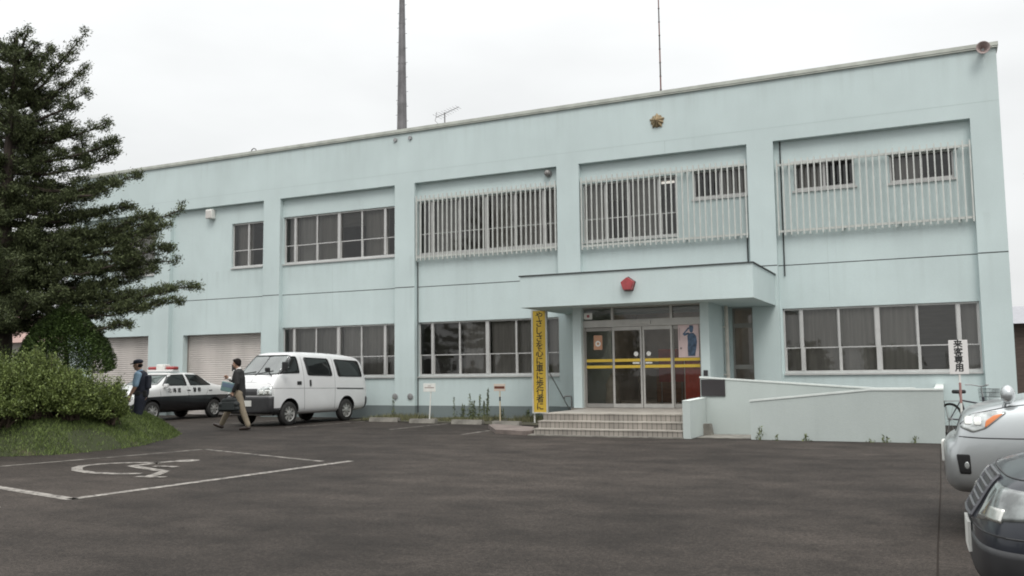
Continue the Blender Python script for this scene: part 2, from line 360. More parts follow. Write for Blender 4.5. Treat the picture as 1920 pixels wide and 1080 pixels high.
for a, b in (((-15.75,23.2),(-16.15,19.6)), ((-12.7,22.6),(-12.8,19.6)), ((-10.15,21.2),(-10.08,18.4)), ((-18.9,23.2),(-19.2,20.2))):
    strip(mb, [a, ((a[0]+b[0])/2, (a[1]+b[1])/2), b], .1)
tag(mb.build('stall_line', M['wornpaint']), kind='structure')
mb = MB(); strip(mb, [(-.1,4.5),(-.11,8),(-.1,12),(-.12,18.6)], .014, .0065)
pts = [(-4.4+.1*random.uniform(-1,1)+.02*i, 5+i*.5) for i in range(24)]; tag(mb.build('asphalt_crack', mat('crack_tar', (.032, .027, .0235), .95, spec=.05)), kind='structure')

# ------------------------------------------------------------------ grass mound
MC = Vector((-19.8, 13.3)); OUT = [(-15.5,10.9),(-14.80,11.5),(-14.68,12.5),(-14.95,13.6),(-15.6,14.6),(-16.6,16.2),(-18.6,17.7),(-21.5,18.4),(-24.5,17.5),(-25.6,14.6),(-25,11.5),(-22.6,9.4),(-19.4,8.7),(-16.9,9.5)]
_an = np.array([math.atan2(y-MC.y, x-MC.x) for x, y in OUT]); _ra = np.array([math.hypot(x-MC.x, y-MC.y) for x, y in OUT]); _o = np.argsort(_an); _an, _ra = _an[_o], _ra[_o]
def mound_R(t): return np.interp(t, np.concatenate([_an-2*PI, _an, _an+2*PI]), np.tile(_ra, 3))
def mound_h(x, y):
    t = np.arctan2(y-MC.y, x-MC.x); r = np.hypot(x-MC.x, y-MC.y)/mound_R(t); r = np.clip(r, 0, 1)
    return .80*(1-r**5) + .05*np.sin(x*2.1+y*1.3)*(1-r**4) + .012
mb = MB(); nt_, nr = 96, 20; vs = [(MC.x, MC.y, float(mound_h(np.array(MC.x+.01), np.array(MC.y))))]; fs = []
for j in range(1, nr+1):
    for k in range(nt_):
        t = 2*PI*k/nt_; R = float(mound_R(t))*(1-(1-j/nr)**1.6); x, y = MC.x+R*math.cos(t), MC.y+R*math.sin(t); vs.append((x, y, float(mound_h(np.array(x), np.array(y))) if j < nr else .0))
for k in range(nt_): fs.append((0, 1+k, 1+(k+1) % nt_))
for j in range(nr-1):
    for k in range(nt_): a = 1+j*nt_; b = a+nt_; fs.append((a+k, b+k, b+(k+1) % nt_, a+(k+1) % nt_))
mb.add(vs, fs)
tag(mb.build('mound', mat('mown_turf_soil', (.030, .037, .013), .95, col2=(.085, .07, .045), vscale=1.1, ramp=(.58,.75), bump=.6, bscale=25), smooth=True), kind='structure')
N_ = 130000; xy = RNG.uniform((-19.5, 8.8), (-14.4, 17.0), (N_, 2))
t = np.arctan2(xy[:,1]-MC.y, xy[:,0]-MC.x); rr = np.hypot(xy[:,0]-MC.x, xy[:,1]-MC.y)/mound_R(t)
bare = np.hypot((xy[:,0]+14.95)/.35, (xy[:,1]-12.5)/.55) < 1
xy = xy[(rr < 1.0+RNG.normal(0, .008, len(rr))) & ~(bare & (RNG.random(len(rr)) < .8))]; n = len(xy)
h = mound_h(xy[:,0], xy[:,1]); a = RNG.uniform(0, 2*PI, n); ln = RNG.uniform(.025, .075, n)*(1+1.0*(RNG.random(n) < .03)); wd = RNG.uniform(.004, .009, n)
base = np.stack([xy[:,0], xy[:,1], h-.01], 1); sd = np.stack([np.cos(a), np.sin(a), a*0], 1)*wd[:,None]; tip = np.stack([RNG.normal(0, .4, n), RNG.normal(0, .4, n), np.ones(n)], 1)*ln[:,None]
V = np.stack([base-sd, base+sd, base+tip], 1)
go = link('grass', quads_mesh('grass', V, 3), mat('grass_blades', (.064, .102, .025), .7, island=.55, col2=(.12, .16, .046), spec=.3)); tag(go, kind='stuff')
# ------------------------------------------------------------------ the station
BX0, BX1 = -31.2, 1.56
BLD = thing('police_station', 'long two storey pale aqua police building with a flat roof and projecting entrance canopy', 'building', (-14.8, FY, 0))
def P(mb, name, mat, parent=None, **k): return mb.build(name, mat, parent or BLD, world=True, **k)
PIL = [(-31.2,-30.45), (-26.53,-25.77), (-21.35,-20.62), (-15.9,-15.15), (-10.18,-9.47), (-4.56,-3.86), (.9,1.56)]
ZT = 7.56
BAND = .41
HOLES = []
def holed_wall(mb, x0, x1, z0, z1, y, th, holes):
    xs = sorted({x0, x1, *[h[0] for h in holes], *[h[1] for h in holes]}); zs = sorted({z0, z1, BAND, *[h[2] for h in holes], *[h[3] for h in holes]})
    inside = lambda x, z: any(h[0] < x < h[1] and h[2] < z < h[3] for h in holes)
    solid = {}
    for i in range(len(xs)-1):
        for j in range(len(zs)-1): solid[i, j] = not inside((xs[i]+xs[i+1])/2, (zs[j]+zs[j+1])/2)
    for (i, j), s in solid.items():
        a, b, c, d = xs[i], xs[i+1], zs[j], zs[j+1]; mi = 1 if (d <= BAND+1e-6 and b <= -8.6) else 0
        if s:
            mb.add([(a,y,c),(b,y,c),(b,y,d),(a,y,d)], [(0,1,2,3)], mi); mb.add([(a,y+th,c),(b,y+th,c),(b,y+th,d),(a,y+th,d)], [(3,2,1,0)], 0)
        else:
            for di, dj, q in ((-1,0,[(a,c),(a,d)]), (1,0,[(b,c),(b,d)]), (0,-1,[(a,c),(b,c)]), (0,1,[(a,d),(b,d)])):
                if solid.get((i+di, j+dj), True):
                    (u,v),(w,x) = q; mb.add([(u,y,v),(w,y,x),(w,y+th,x),(u,y+th,v)], [(0,1,2,3)], 0)

UP = (5.26, 6.92); LO = (1.33, 3.05)
WIN = []   # x0,x1,z0,z1,kind,curtain pattern
WIN += [(-28.6,-26.72,5.26,6.9,2,'cc'), (-22.95,-21.5,5.27,6.88,2,'c.'), (-20.6,-15.96,*UP,6,'cccbc.'), (-20.6,-15.96,*LO,6,'cccccc'),
        (-15.12,-10.22,5.22,6.97,6,'.cbccc'), (-15.12,-10.22,*LO,6,'.bcccc'), (-9.43,-6.59,5.22,6.97,4,'cbc.'), (-6.1,-4.6,6.21,7.0,3,'.c'),
        (-3.37,-1.84,6.18,6.94,3,'c.'), (-1.0,.49,6.15,6.89,3,'c.'), (-3.8,.87,1.31,3.03,6,'ccccbc')]
holes = [w[:4] for w in WIN] + [(-30.2,-26.95,0,2.95), (-25.2,-21.55,0,2.92), (-8.6,-5.43,.47,3.05), (-5.15,-4.58,.8,3.1)]
mb = MB(); holed_wall(mb, BX0+.05, BX1-.05, 0, ZT+.1, RY, .22, holes); wall = P(mb, 'wall', [M['wall'], M['band']])
for a, b in PIL:
    mb = MB()
    def face_box(z0, z1, mi): mb.box(a, b, FY, RY+.02, z0, z1, mi)
    if a < -9: face_box(0, BAND, 1); face_box(BAND, ZT, 0)
    else: face_box(0, ZT, 0)
    P(mb, 'pilaster', [M['wall'], M['band']])
mb = MB(); mb.box(BX0, BX1, FY, FY+.42, ZT, 9.28); P(mb, 'parapet', M['wall'])
mb = MB(); mb.box(BX0-.06, BX1+.05, FY-.07, FY+.5, 9.29, 9.385); mb.box(BX0-.05, BX1+.04, FY-.06, FY+.49, 9.25, 9.278); P(mb, 'roof_coping', M['coping'])
mb = MB(); mb.box(BX0, BX1, FY+.42, FY+12, 8.6, 8.9); P(mb, 'roof', M['conc'])
mb = MB(); mb.box(BX0, BX0+.2, RY+.24, FY+12, 0, 9.28); mb.box(BX1-.2, BX1, RY+.24, FY+12, 0, 9.28); mb.box(BX0+.2, BX1-.2, FY+11.8, FY+12, 0, 9.28); P(mb, 'side_wall', M['wall'])
# thin expansion joint between the storeys and faint casting seams
mb = MB()
xs = [v for p in PIL for v in p]
for a, b in PIL: mb.box(a+.002, b-.002, FY-.003, FY+.01, 4.175, 4.2)
for (a, b), (c, d) in zip(PIL, PIL[1:]): mb.box(b+.002, c-.002, RY-.003, RY+.01, 4.178, 4.2)
P(mb, 'expansion_joint', M['joint'])
mb = MB(); mb.box(BX0+.01, BX1-.01, FY-.002, FY+.01, 7.93, 7.942); mb.box(-6.85,-6.83, FY-.0025, FY+.01, 7.6, 7.93)
for x in (-24.1, -13.35, -2.6, -18.5): mb.box(x, x+.012, RY-.002, RY+.01, 3.2 if x > -21 else 3.1, 5.15)
P(mb, 'casting_seam', M['stain'])
# interiors: two storeys of dim rooms with ceiling lamps, and added fill strips in the hall
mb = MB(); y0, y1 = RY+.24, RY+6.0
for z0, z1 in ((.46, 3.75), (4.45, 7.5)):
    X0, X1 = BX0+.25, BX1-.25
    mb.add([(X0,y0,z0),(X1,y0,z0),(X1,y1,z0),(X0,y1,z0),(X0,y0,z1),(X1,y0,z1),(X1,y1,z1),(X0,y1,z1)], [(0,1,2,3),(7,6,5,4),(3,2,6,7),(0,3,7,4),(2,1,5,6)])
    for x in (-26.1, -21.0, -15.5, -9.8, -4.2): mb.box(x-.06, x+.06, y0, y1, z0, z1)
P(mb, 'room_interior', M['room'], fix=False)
for zc in (3.68, 7.43):
    for a, b in (((-20.2,-16.3), (-14.8,-10.6), (-9.2,-6.2)) if zc > 5 else ((-20.2,-16.3), (-14.8,-10.6), (-3.5,.6))):
        for k, yy in enumerate((RY+1.5, RY+3.2)):
            for x in np.arange(a+.5, b-1.0, 1.75):
                if (k + int(x*10)) % 3 == 2: continue
                mb = MB(); mb.box(x, x+1.2, yy-.05, yy+.05, zc, zc+.05); P(mb, 'ceiling_lamp_and_fill', M['lamp'])

for yy in (RY+.7, RY+1.7, RY+3.2):
    for x in (-8.3, -6.9): mb = MB(); mb.box(x, x+1.1, yy-.06, yy+.06, 3.02 if yy < 24.5 else 3.66, 3.07 if yy < 24.5 else 3.71); P(mb, 'ceiling_lamp_and_fill', M['lobbyfill'])  # unseen glowing strips added above door height to brighten the entrance hall
def window(x0, x1, z0, z1, kind, cur):
    y = RY+.07; w = x1-x0; h = z1-z0; t = .045
    mb = MB(); mb.box(x0+.002, x0+t, y, y+.09, z0+.002, z1-.002); mb.box(x1-t, x1-.002, y, y+.09, z0+.002, z1-.002)
    mb.box(x0+t, x1-t, y, y+.09, z1-.05, z1-.002); mb.box(x0+t, x1-t, y, y+.09, z0+.002, z0+.07)
    cuts = {6: [(.10,.085),(.30,.05),(.5,.11),(.70,.05),(.90,.085)], 2: [(.5,.06)], 4: [(.25,.07),(.5,.06),(.82,.08)], 3: [(.5,.06)]}[kind]
    for f, cw in cuts:
        x = x0+f*w; fr = .012 if cw > .08 else 0; mb.box(x-cw/2, x+cw/2, y-fr, y+.08, z0+.0702, z1-.0502)
    if kind == 3: mb.box(x0-.05, x1+.05, RY-.04, RY+.0, z0-.06, z0-.005); mb.box(x0-.05, x1+.05, RY-.035, RY+.0, z1+.005, z1+.035)
    edges = [x0+t] + [v for f, cw in cuts for v in (x0+f*w-cw/2, x0+f*w+cw/2)] + [x1-t]
    bar = .39 if kind != 3 else 0
    panes = MB()
    for i in range(0, len(edges), 2):
        a, b = edges[i], edges[i+1]; yy = y+.03 + (.025 if (i//2) % 2 else 0)
        if bar: mb.box(a, b, yy-.012, yy+.02, z0+bar*h-.014, z0+bar*h+.014)
        if kind != 3: mb.box(a, a+.022, yy-.01, yy+.02, z0+.0705, z0+bar*h-.0145); mb.box(b-.022, b, yy-.01, yy+.02, z0+bar*h+.0145, z1-.0505)
        tx, tz = random.uniform(-.004, .004), random.uniform(-.006, .006)
        panes.add([(a,yy-tx-tz,z0+.06),(b,yy+tx-tz,z0+.06),(b,yy+tx+tz,z1-.04),(a,yy-tx+tz,z1-.04)], [(0,1,2,3)])
    fr = P(mb, 'window', M['alu'])
    P(panes, 'pane', M['glass'], fr, fix=False)
    mb = MB(); mb.box(x0-.0, x1+.0, RY-.05, RY+.075, z0-.045, z0-.002) if kind != 3 else mb.box(x0, x1, RY+.01, RY+.07, z0-.002, z0+.001)
    P(mb, 'sill', M['alu'], fr)
    for i, c in zip(range(0, len(edges), 2), cur):
        if c == '.' : continue
        a, b = edges[i]-.03, edges[i+1]+.03; cb = MB()
        if c == 'c':
            n = max(6, int((b-a)/.05)); pts = [(a+(b-a)*k/n, y+.26+.012*math.sin(k*1.9)+.006*random.uniform(-1,1)) for k in range(n+1)]
            cb.add([(px,py,z0-.05) for px,py in pts]+[(px,py,z1+.02) for px,py in pts], [(k,k+1,n+2+k,n+1+k) for k in range(n)]); P(cb, 'curtain', random.choice((M['curtain'], M['curtain1'], M['curtain2'])), fr, smooth=True)
        else:
            lo = z0 + random.choice((.0, .45, .7))*h
            z = z1
            while z > lo: cb.add([(a,y+.2,z),(b,y+.2,z),(b,y+.23,z-.022),(a,y+.23,z-.022)], [(0,1,2,3)]); z -= .03
            P(cb, 'blind', M['blind'], fr)
for w in WIN: window(*w)
# stair window beside the entrance
mb = MB(); x0, x1, z0, z1 = -5.15, -4.58, .8, 3.1; y = RY+.07
mb.box(x0+.002, x0+.05, y, y+.09, z0, z1-.002); mb.box(x1-.05, x1-.002, y, y+.09, z0, z1-.002); mb.box(x0+.05, x1-.05, y, y+.09, z1-.05, z1-.002)
for z in (2.62, 1.5): mb.box(x0+.05, x1-.05, y, y+.09, z-.06, z+.06)
fr = P(mb, 'window', M['alud']); mb = MB(); mb.add([(x0+.04,y+.04,z0),(x1-.04,y+.04,z0),(x1-.04,y+.04,z1-.04),(x0+.04,y+.04,z1-.04)], [(0,1,2,3)]); P(mb, 'pane', M['glass'], fr, fix=False)
# grilles in front of the upper windows
for a, b, z0, z1 in ((-15.1,-10.22,5.02,7.12), (-9.42,-4.6,4.98,7.14), (-3.8,.88,4.98,7.02)):
    mb = MB(); n = round((b-a)/.163)
    for k in range(n+1):
        x = a+.02+(b-a-.04)*k/n; mb.box(x-.0165, x+.0165, FY-.01, FY+.035, z0, z1+random.uniform(-.004,.004))
    for z in (z0+.11, z1-.13): mb.box(a-.005, b+.005, FY+.0355, FY+.075, z-.03, z+.03)
    for x in np.linspace(a+.3, b-.3, 4):
        for z in (z0+.11, z1-.13): mb.box(x-.02, x+.02, FY+.0755, RY+.01, z-.02, z+.02)
    P(mb, 'window_grille', M['grille'])
# roller shutters
for a, b, zt in ((-30.2,-26.95,2.95), (-25.2,-21.55,2.92)):
    mb = MB(); y = RY+.30; z = 0.02; prof = []
    while z < zt+.05: prof += [(y, z), (y-.014, z+.018), (y-.014, z+.055), (y, z+.07)]; z += .078
    n = len(prof); mb.add([(a-.02,p[0],p[1]) for p in prof]+[(b+.02,p[0],p[1]) for p in prof], [(k,n+k,n+k+1,k+1) for k in range(n-1)])
    s = P(mb, 'roller_shutter', M['shutter']); mb = MB(); mb.box(a-.04,b+.04,RY+.215,RY+.5,zt+.0,zt+.2); mb.box(a-.06, a, RY+.222, RY+.34, 0, zt); mb.box(b, b+.06, RY+.222, RY+.34, 0, zt); P(mb, 'guide_rail', M['alud'], s)
# canopy
CX0, CX1, CY0, CZ0, CZ1 = -9.98, -3.94, 21.5, 3.11, 3.93
mb = MB(); mb.box(CX0, CX1, CY0, RY+.02, CZ0, CZ1); can = P(mb, 'canopy', M['wall'])
mb = MB(); mb.box(CX0-.03, CX1+.03, CY0-.03, FY-.002, CZ1, CZ1+.026); P(mb, 'canopy_coping', M['joint'], can)
# vestibule: posts, side walls, glazed front with sliding doors
VY = 22.5; VZ = .47
for a, b in ((-8.86,-8.62), (-5.44,-5.22)):
    mb = MB(); mb.box(a, b, VY-.12, RY+.02, VZ-.02, CZ0+.01); P(mb, 'vestibule_post', M['wall'])
mb = MB(); mb.box(-8.62, -5.44, VY+.01, VY+.12, 2.58, 2.76); mb.box(-7.35,-6.75, VY-.03, VY+.012, 2.63, 2.71)
for x in (-7.79, -6.21): mb.box(x-.03, x+.03, VY, VY+.1, 2.76, CZ0)
mb.box(-8.62,-5.44, VY+.02, VY+.1, CZ0-.04, CZ0+.005)
for x in (-8.62+.02, -5.44-.02): mb.box(x-.02, x+.02, VY+.0, VY+.1, VZ, 2.58)
tr = P(mb, 'door_header', M['aluf'])
mb = MB(); mb.add([(-8.6,VY+.06,2.76),(-5.46,VY+.06,2.76),(-5.46,VY+.06,3.08),(-8.6,VY+.06,3.08)], [(0,1,2,3)]); P(mb, 'pane', M['glassd'], tr, fix=False)
mb = MB(); mb.box(-8.60,-8.36, VY+.045, VY+.057, 2.8, 2.97, 0); mb.box(-8.51,-8.44, VY+.041, VY+.0449, 2.85, 2.92, 1); P(mb, 'sticker', [M['white'], M['redlamp']], tr)
def leaf(name, a, b, yy, frame_w, handle=0):
    mb = MB(); fw = frame_w
    mb.box(a, a+fw, yy, yy+.04, VZ+.01, 2.57); mb.box(b-fw, b, yy, yy+.04, VZ+.01, 2.57); mb.box(a+fw, b-fw, yy, yy+.04, VZ+.01, VZ+.11); mb.box(a+fw, b-fw, yy, yy+.04, 2.48, 2.57)
    o = P(mb, name, M['alud'] if name == 'fixed_panel' else M['aluf'])
    mb = MB(); mb.add([(a+fw,yy+.02,VZ+.1),(b-fw,yy+.02,VZ+.1),(b-fw,yy+.02,2.5),(a+fw,yy+.02,2.5)], [(0,1,2,3)]); P(mb, 'pane', M['glassd'], o, fix=False)
    for z in (1.665, 1.50):
        mb = MB(); mb.box(a+fw+.001, b-fw-.001, yy+.006, yy+.013, z, z+.075); P(mb, 'safety_tape', M['stripe'], o)
    if handle:
        hx = b-fw-.11 if handle > 0 else a+fw+.11
        mb = MB(); mb.lathe([(0,-.01),(.05,-.01),(.062,0),(.05,.012),(0,.012)], (hx, yy+.0, 1.86), 'y', 16); P(mb, 'handle_plate', M['white'], o)
        mb = MB(); mb.box(hx-.09, hx+.09, yy-.012, yy-.002, 1.61, 1.645); P(mb, 'pull_bar', M['white'], o)
leaf('fixed_panel', -8.58, -7.8, VY+.075, .03); leaf('fixed_panel', -6.2, -5.48, VY+.075, .03)
leaf('sliding_door', -7.80, -7.005, VY+.02, .05, 1); leaf('sliding_door', -6.985, -6.2, VY+.02, .05, -1)
mb = MB(); mb.box(-5.38,-5.28, VY-.16, VY-.118, 1.28, 1.42); P(mb, 'intercom', M['dark'])
# rain pipes and fittings on the wall
mb = MB(); mb.poly_tube([(-5.13,24.0,.5),(-5.13,24.0,2.9),(-5.13,24.0,3.12)], .05, 12); 
for z in (2.55, 1.3): mb.cbox((-5.15,24.0,z), (.14,.14,.03))
P(mb, 'downpipe', M['pipe'], smooth=False)
mb = MB(); mb.poly_tube([(-5.62,RY-.05,3.1),(-5.58,RY-.05,2.95),(-5.50,RY-.05,2.93)], .02); P(mb, 'cable_conduit', M['dark'])
for x, z0, z1 in ((-4.65, 3.95, 6.2), (-3.70, 3.9, 7.56)):
    mb = MB(); mb.tube((x,RY-.03,z0), (x,RY-.03,z1), .017); P(mb, 'drain_line', M['black'])
mb = MB(); mb.tube((-15.12,RY-.02,.2), (-15.12,RY-.02,5.0), .014); P(mb, 'drain_line', M['joint'])
for x in (-15.87, -15.3):
    mb = MB(); mb.lathe([(0,-.05),(.06,-.05),(.06,.02)], (x,FY,9.06), 'y', 12); mb.lathe([(.08,-.01),(.08,0.01)], (x,FY,9.06), 'y', 12); P(mb, 'vent_pipe', M['steel'])
    mb = MB(); mb.lathe([(.05,-.04),(.1,-.03),(.1,-.015),(.05,0)], (x,(FY if x < -15.5 else FY),.70), 'y', 14, cap=True); P(mb, 'hose_valve', M['steel'])

# ------------------------------------------------------------------ fittings on the facade, each a thing
t = thing('star_emblem', 'golden many rayed five pointed star emblem high on the parapet', 'emblem', (-7.04, FY-.02, 8.53))
mb = MB(); pts = []; R_ = [.235,.175,.20,.175]
for k in range(20):
    a = PI/2+2*PI*k/20; pts.append((R_[k % 4]*math.cos(a), .0, R_[k % 4]*math.sin(a)))
inner = [(.07*math.cos(PI/2+2*PI*k/20), -.09-(.02 if k % 2 == 0 else 0), .07*math.sin(PI/2+2*PI*k/20)) for k in range(20)]
bk = [(p[0]*.9, .05, p[2]*.9) for p in pts]
mb.add(pts+inner+[(0,-.14,0)]+bk, [(k,(k+1)%20,20+(k+1)%20,20+k) for k in range(20)]+[(20+k,20+(k+1)%20,40) for k in range(20)]+[(41+k,41+(k+1)%20,(k+1)%20,k) for k in range(20)])
mb.build('star', M['gold'], t)
t = thing('entrance_lamp', 'red five sided lamp on the front of the entrance canopy', 'lamp', (-6.99, CY0, 3.57))
mb = MB(); pen = [(.19*math.cos(PI/2+2*PI*k/5), .19*math.sin(PI/2+2*PI*k/5)) for k in range(5)]
bm = bmesh.new(); vs = [bm.verts.new((p[0], 0, p[1])) for p in pen]; vf = [bm.verts.new((p[0]*.93, -.15, p[1]*.93)) for p in pen]
bm.faces.new(vf); bm.faces.new(vs[::-1]); [bm.faces.new((vs[k], vs[(k+1)%5], vf[(k+1)%5], vf[k])) for k in range(5)]
bmesh.ops.bevel(bm, geom=bm.edges[:], offset=.012, segments=2, affect='EDGES'); mb.bm(bm); mb.build('lamp_glass', M['redlamp'], t)
mb = MB(); mb.prism([(p[0]*1.06,p[1]*1.06) for p in pen], 'xz', .0, -.02); mb.build('mounting_plate', M['dark'], t)
t = thing('dome_light', 'round grey dome light on the wall above the first barred window', 'light', (-10.5, RY, 7.40))
mb = MB(); mb.sphere((0,-.12,0), .1, 16); mb.build('dome', mat('grey_dome', (.22,.21,.2), .25), t, smooth=True); mb = MB(); mb.lathe([(0,-.06),(.11,-.06),(.11,0)], (0,0,0), 'y', 16); mb.build('mounting_ring', M['steel'], t)
t = thing('floodlight', 'small boxy white floodlight under the roof band near the tree', 'light', (-23.88, RY, 7.30))
mb = MB(); mb.rbox((0,-.12,0), (.30,.2,.34), .02); mb.build('housing', M['white'], t); mb = MB(); mb.rbox((0,-.225,-.02), (.24,.02,.26), .005); mb.build('lens', mat('floodlight_lens', (.55,.53,.5), .15), t); mb = MB(); mb.box(-.05,.05,-.02,0,-.1,.1); mb.build('bracket', M['steel'], t)
t = thing('siren_speaker', 'faded pink round horn speaker on the top right roof corner', 'speaker', (1.27, FY-.07, 9.2))
mb = MB(); mb.lathe([(.03,-.05),(.07,-.12),(.15,-.24),(.16,-.24),(.08,-.1),(.04,-.03)], (0,0,0), 'y', 18); mb.build('horn', mat('faded_pink_paint', (.33,.26,.245), .5, var=.1), t, smooth=True); mb = MB(); mb.lathe([(0,-.06),(.07,-.06),(.07,.03),(0,.03)], (0,0,0), 'y', 14); mb.box(-.02,.02,-.02,.04,0,.2); mb.build('bracket', M['steel'], t)
# ------------------------------------------------------------------ roof things
t = thing('tv_antenna', 'small yagi television antenna standing on the flat roof', 'antenna', (-15.72, FY+3, 8.9))
mb = MB(); mb.tube((0,0,0), (0,0,1.85), .022); mb.build('mast', M['mast'], t)
mb = MB(); mb.tube((-.35,0,1.72), (.58,0,1.98), .011); 
for k in range(9):
    f = k/8; x = -.3+.85*f; z = 1.735+.235*f; l = .17-.06*f; mb.tube((x,-l*2,z), (x,l*2,z), .005, n=5)
mb.poly_tube([(-.28,0,1.48),(-.4,0,1.6),(-.36,0,1.74),(-.33,0,1.92)], .008); mb.build('boom', M['mast'], t)
t = thing('radio_mast', 'tall tapering grey steel mast with step bolts rising behind the roof', 'mast', (-25.38, 40.0, 0))
mb = MB(); z = 0; r0 = .42
segs = [(0,.50),(4.6,.43),(9.1,.355),(11.3,.318),(13.5,.283),(15.73,.25),(17.95,.213),(20.17,.177),(22.4,.14),(25,.11)]
for (z0, ra), (z1, rb) in zip(segs, segs[1:]): mb.tube((0,0,z0), (0,0,z1+.1), ra, rb-.004, n=12); mb.tube((0,0,z1-.02),(0,0,z1+.10), rb+.008, rb+.006, n=12)
mb.build('shaft', M['mast'], t, smooth=False)
mb = MB()
for k in range(44):
    z = 8+k*.4; r = float(np.interp(z, [s[0] for s in segs], [s[1] for s in segs])); s_ = 1 if k % 2 else -1; mb.tube((s_*r*.9,0,z), (s_*(r+.13),0,z), .012, n=5)
mb.build('step_bolts', M['mast'], t)
t = thing('whip_aerial', 'thin dark whip aerial with painted bands above the golden star', 'antenna', (-8.59, FY+6, 8.9))
mb = MB(); 
for k in range(14):
    mb.tube((0,0,k*.5), (0,0,k*.5+.5), .034-.001*k, .033-.001*k, n=8, mi=k % 2)
    mb.tube((0,0,k*.5+.47), (0,0,k*.5+.5), .044-.001*k, n=8, mi=0)
mb.build('pole', [mat('aerial_brown', (.07,.055,.05), .6), mat('aerial_red_brown', (.16,.075,.065), .6)], t); mb = MB(); mb.cbox((0,0,.04), (.5,.5,.08)); mb.build('base', M['steel'], t)
t = thing('ladder_rail', 'looped handrail of a roof ladder showing over the roof edge', 'handrail', (-22.73, FY+1, 8.9))
mb = MB()
for x in (0, .34): 
    R0 = .12 if x == 0 else .07; H0 = .80 if x == 0 else .72
    mb.poly_tube([(x-R0,0,0),(x-R0,0,H0)]+[(x-R0*math.cos(a),0,H0+R0*math.sin(a)) for a in np.linspace(0, PI, 9)]+[(x+R0,0,0)], .02)
mb.build('loops', M['mast'], t)

# ------------------------------------------------------------------ posters and things at the door
t = thing('poster', 'tall pale pink poster of a saluting officer on the right door panel', 'poster', (-5.79, VY+.072, 2.18))
mb = MB(); mb.box(-.265,.265,-.004,0,-.43,.42); mb.build('sheet', mat('pink_poster_paper', (.60,.47,.46), .6, var=.1, vscale=3), t)
def blob(mb, pts, y): mb.prism(pts, 'xz', y, y-.002)
mb = MB(); E_ = lambda cx, cz, rx, rz, n=14: [(cx+rx*math.cos(2*PI*k/n), cz+rz*math.sin(2*PI*k/n)) for k in range(n)]
blob(mb, [(-.02,-.40),(.16,-.40),(.19,-.22),(.215,-.05),(.20,.10),(.13,.185),(.03,.18),(-.03,.12),(-.02,-.06),(-.03,-.2)], -.0042)
blob(mb, E_(.075,.27,.05,.08), -.0042); blob(mb, [(.02,.16),(-.1,.11),(-.15,.16),(.0,.33),(.03,.30),(-.09,.18),(.01,.2)], -.0064); blob(mb, [(.015,.29),(.135,.29),(.12,.375),(.03,.375)], -.0064)
mb.build('figure', mat('blue_print', (.06,.10,.16), .6, var=.5, vscale=9), t)
mb = MB(); mb.box(-.235,-.222,-.0062,-.0042,0,.32); mb.lathe([(0,-.0062),(.03,-.0062),(.03,-.0042)], (-.2,0,-.2), 'y', 14); mb.build('print', mat('grey_print', (.25,.2,.2), .6), t)
t = thing('poster', 'small orange sheet with a white ring on the left door panel', 'poster', (-8.22, VY+.072, 2.18))
mb = MB(); mb.box(-.12,.12,-.004,0,-.19,.19); mb.build('sheet', mat('orange_paper', (.50,.27,.17), .6, var=.08), t)
mb = MB(); mb.lathe([(.038,-.006),(.075,-.006),(.075,-.0042),(.038,-.0042),(.038,-.006)], (0,0,-.03), 'y', 20); mb.build('ring', M['white'], t)
t = thing('vertical_banner', 'red vertical banner hanging behind the right door panel', 'banner', (-5.72, VY+.22, .5))
mb = MB(); n = 9; mb.add([(-.22+.44*k/n, .015*math.sin(k*1.3), z) for z in (.12,1.16) for k in range(n+1)], [(k,k+1,n+2+k,n+1+k) for k in range(n)]); mb.build('cloth', mat('red_cloth', (.55,.09,.05), .8, var=.1), t, smooth=True); mb = MB(); mb.tube((-.24,0.03,0),(-.24,.03,1.2),.012); mb.tube((-.24,.03,1.18),(.24,.03,1.18),.012); mb.cbox((-.2,.03,.015),(.25,.25,.03)); mb.build('stand', M['white'], t)
t = thing('counter', 'brown wooden reception counter deep inside the entrance hall', 'counter', (-6.9, RY+2.6, .46))
mb = MB(); mb.rbox((0,0,.5), (2.2,.55,1.0), .02); mb.build('body', mat('counter_wood', (.20,.11,.06), .5, var=.2, vscale=3, vstretch=(1,1,6)), t); mb = MB(); mb.rbox((0,-.03,1.03), (2.3,.66,.05), .01); mb.build('top', mat('counter_top', (.40,.33,.26), .4), t)
t = thing('notice_board', 'red notice board standing in the hall behind the sliding doors', 'notice board', (-7.15, RY+1.0, .47))
mb = MB(); mb.rbox((0,0,1.1), (.75,.03,.95), .01); mb.build('board', mat('red_board', (.38,.08,.06), .6, var=.2, vscale=3), t); mb = MB(); [mb.tube((x,0,0),(x,0,.65),.015) for x in (-.3,.3)]; [mb.tube((x,-.2,.012),(x,.2,.012),.012) for x in (-.3,.3)]; mb.build('stand', M['steel'], t)
t = thing('display_stand', 'pale cream draped stand inside the glass beside the left door', 'stand', (-8.0, VY+.55, VZ))
mb = MB(); mb.lathe([(.22,0),(.20,.2),(.17,.45),(.19,.6),(.12,.75),(.05,.88),(0,.9)], (0,0,0), 'z', 14); mb.build('drape', mat('cream_cloth', (.5,.46,.38), .9, var=.15, vscale=5), t, smooth=True)
mb = MB(); mb.sphere((.04,-.05,.55), (.07,.07,.09), 10); mb.build('flower', mat('yellow_flower', (.5,.38,.05), .8), t)

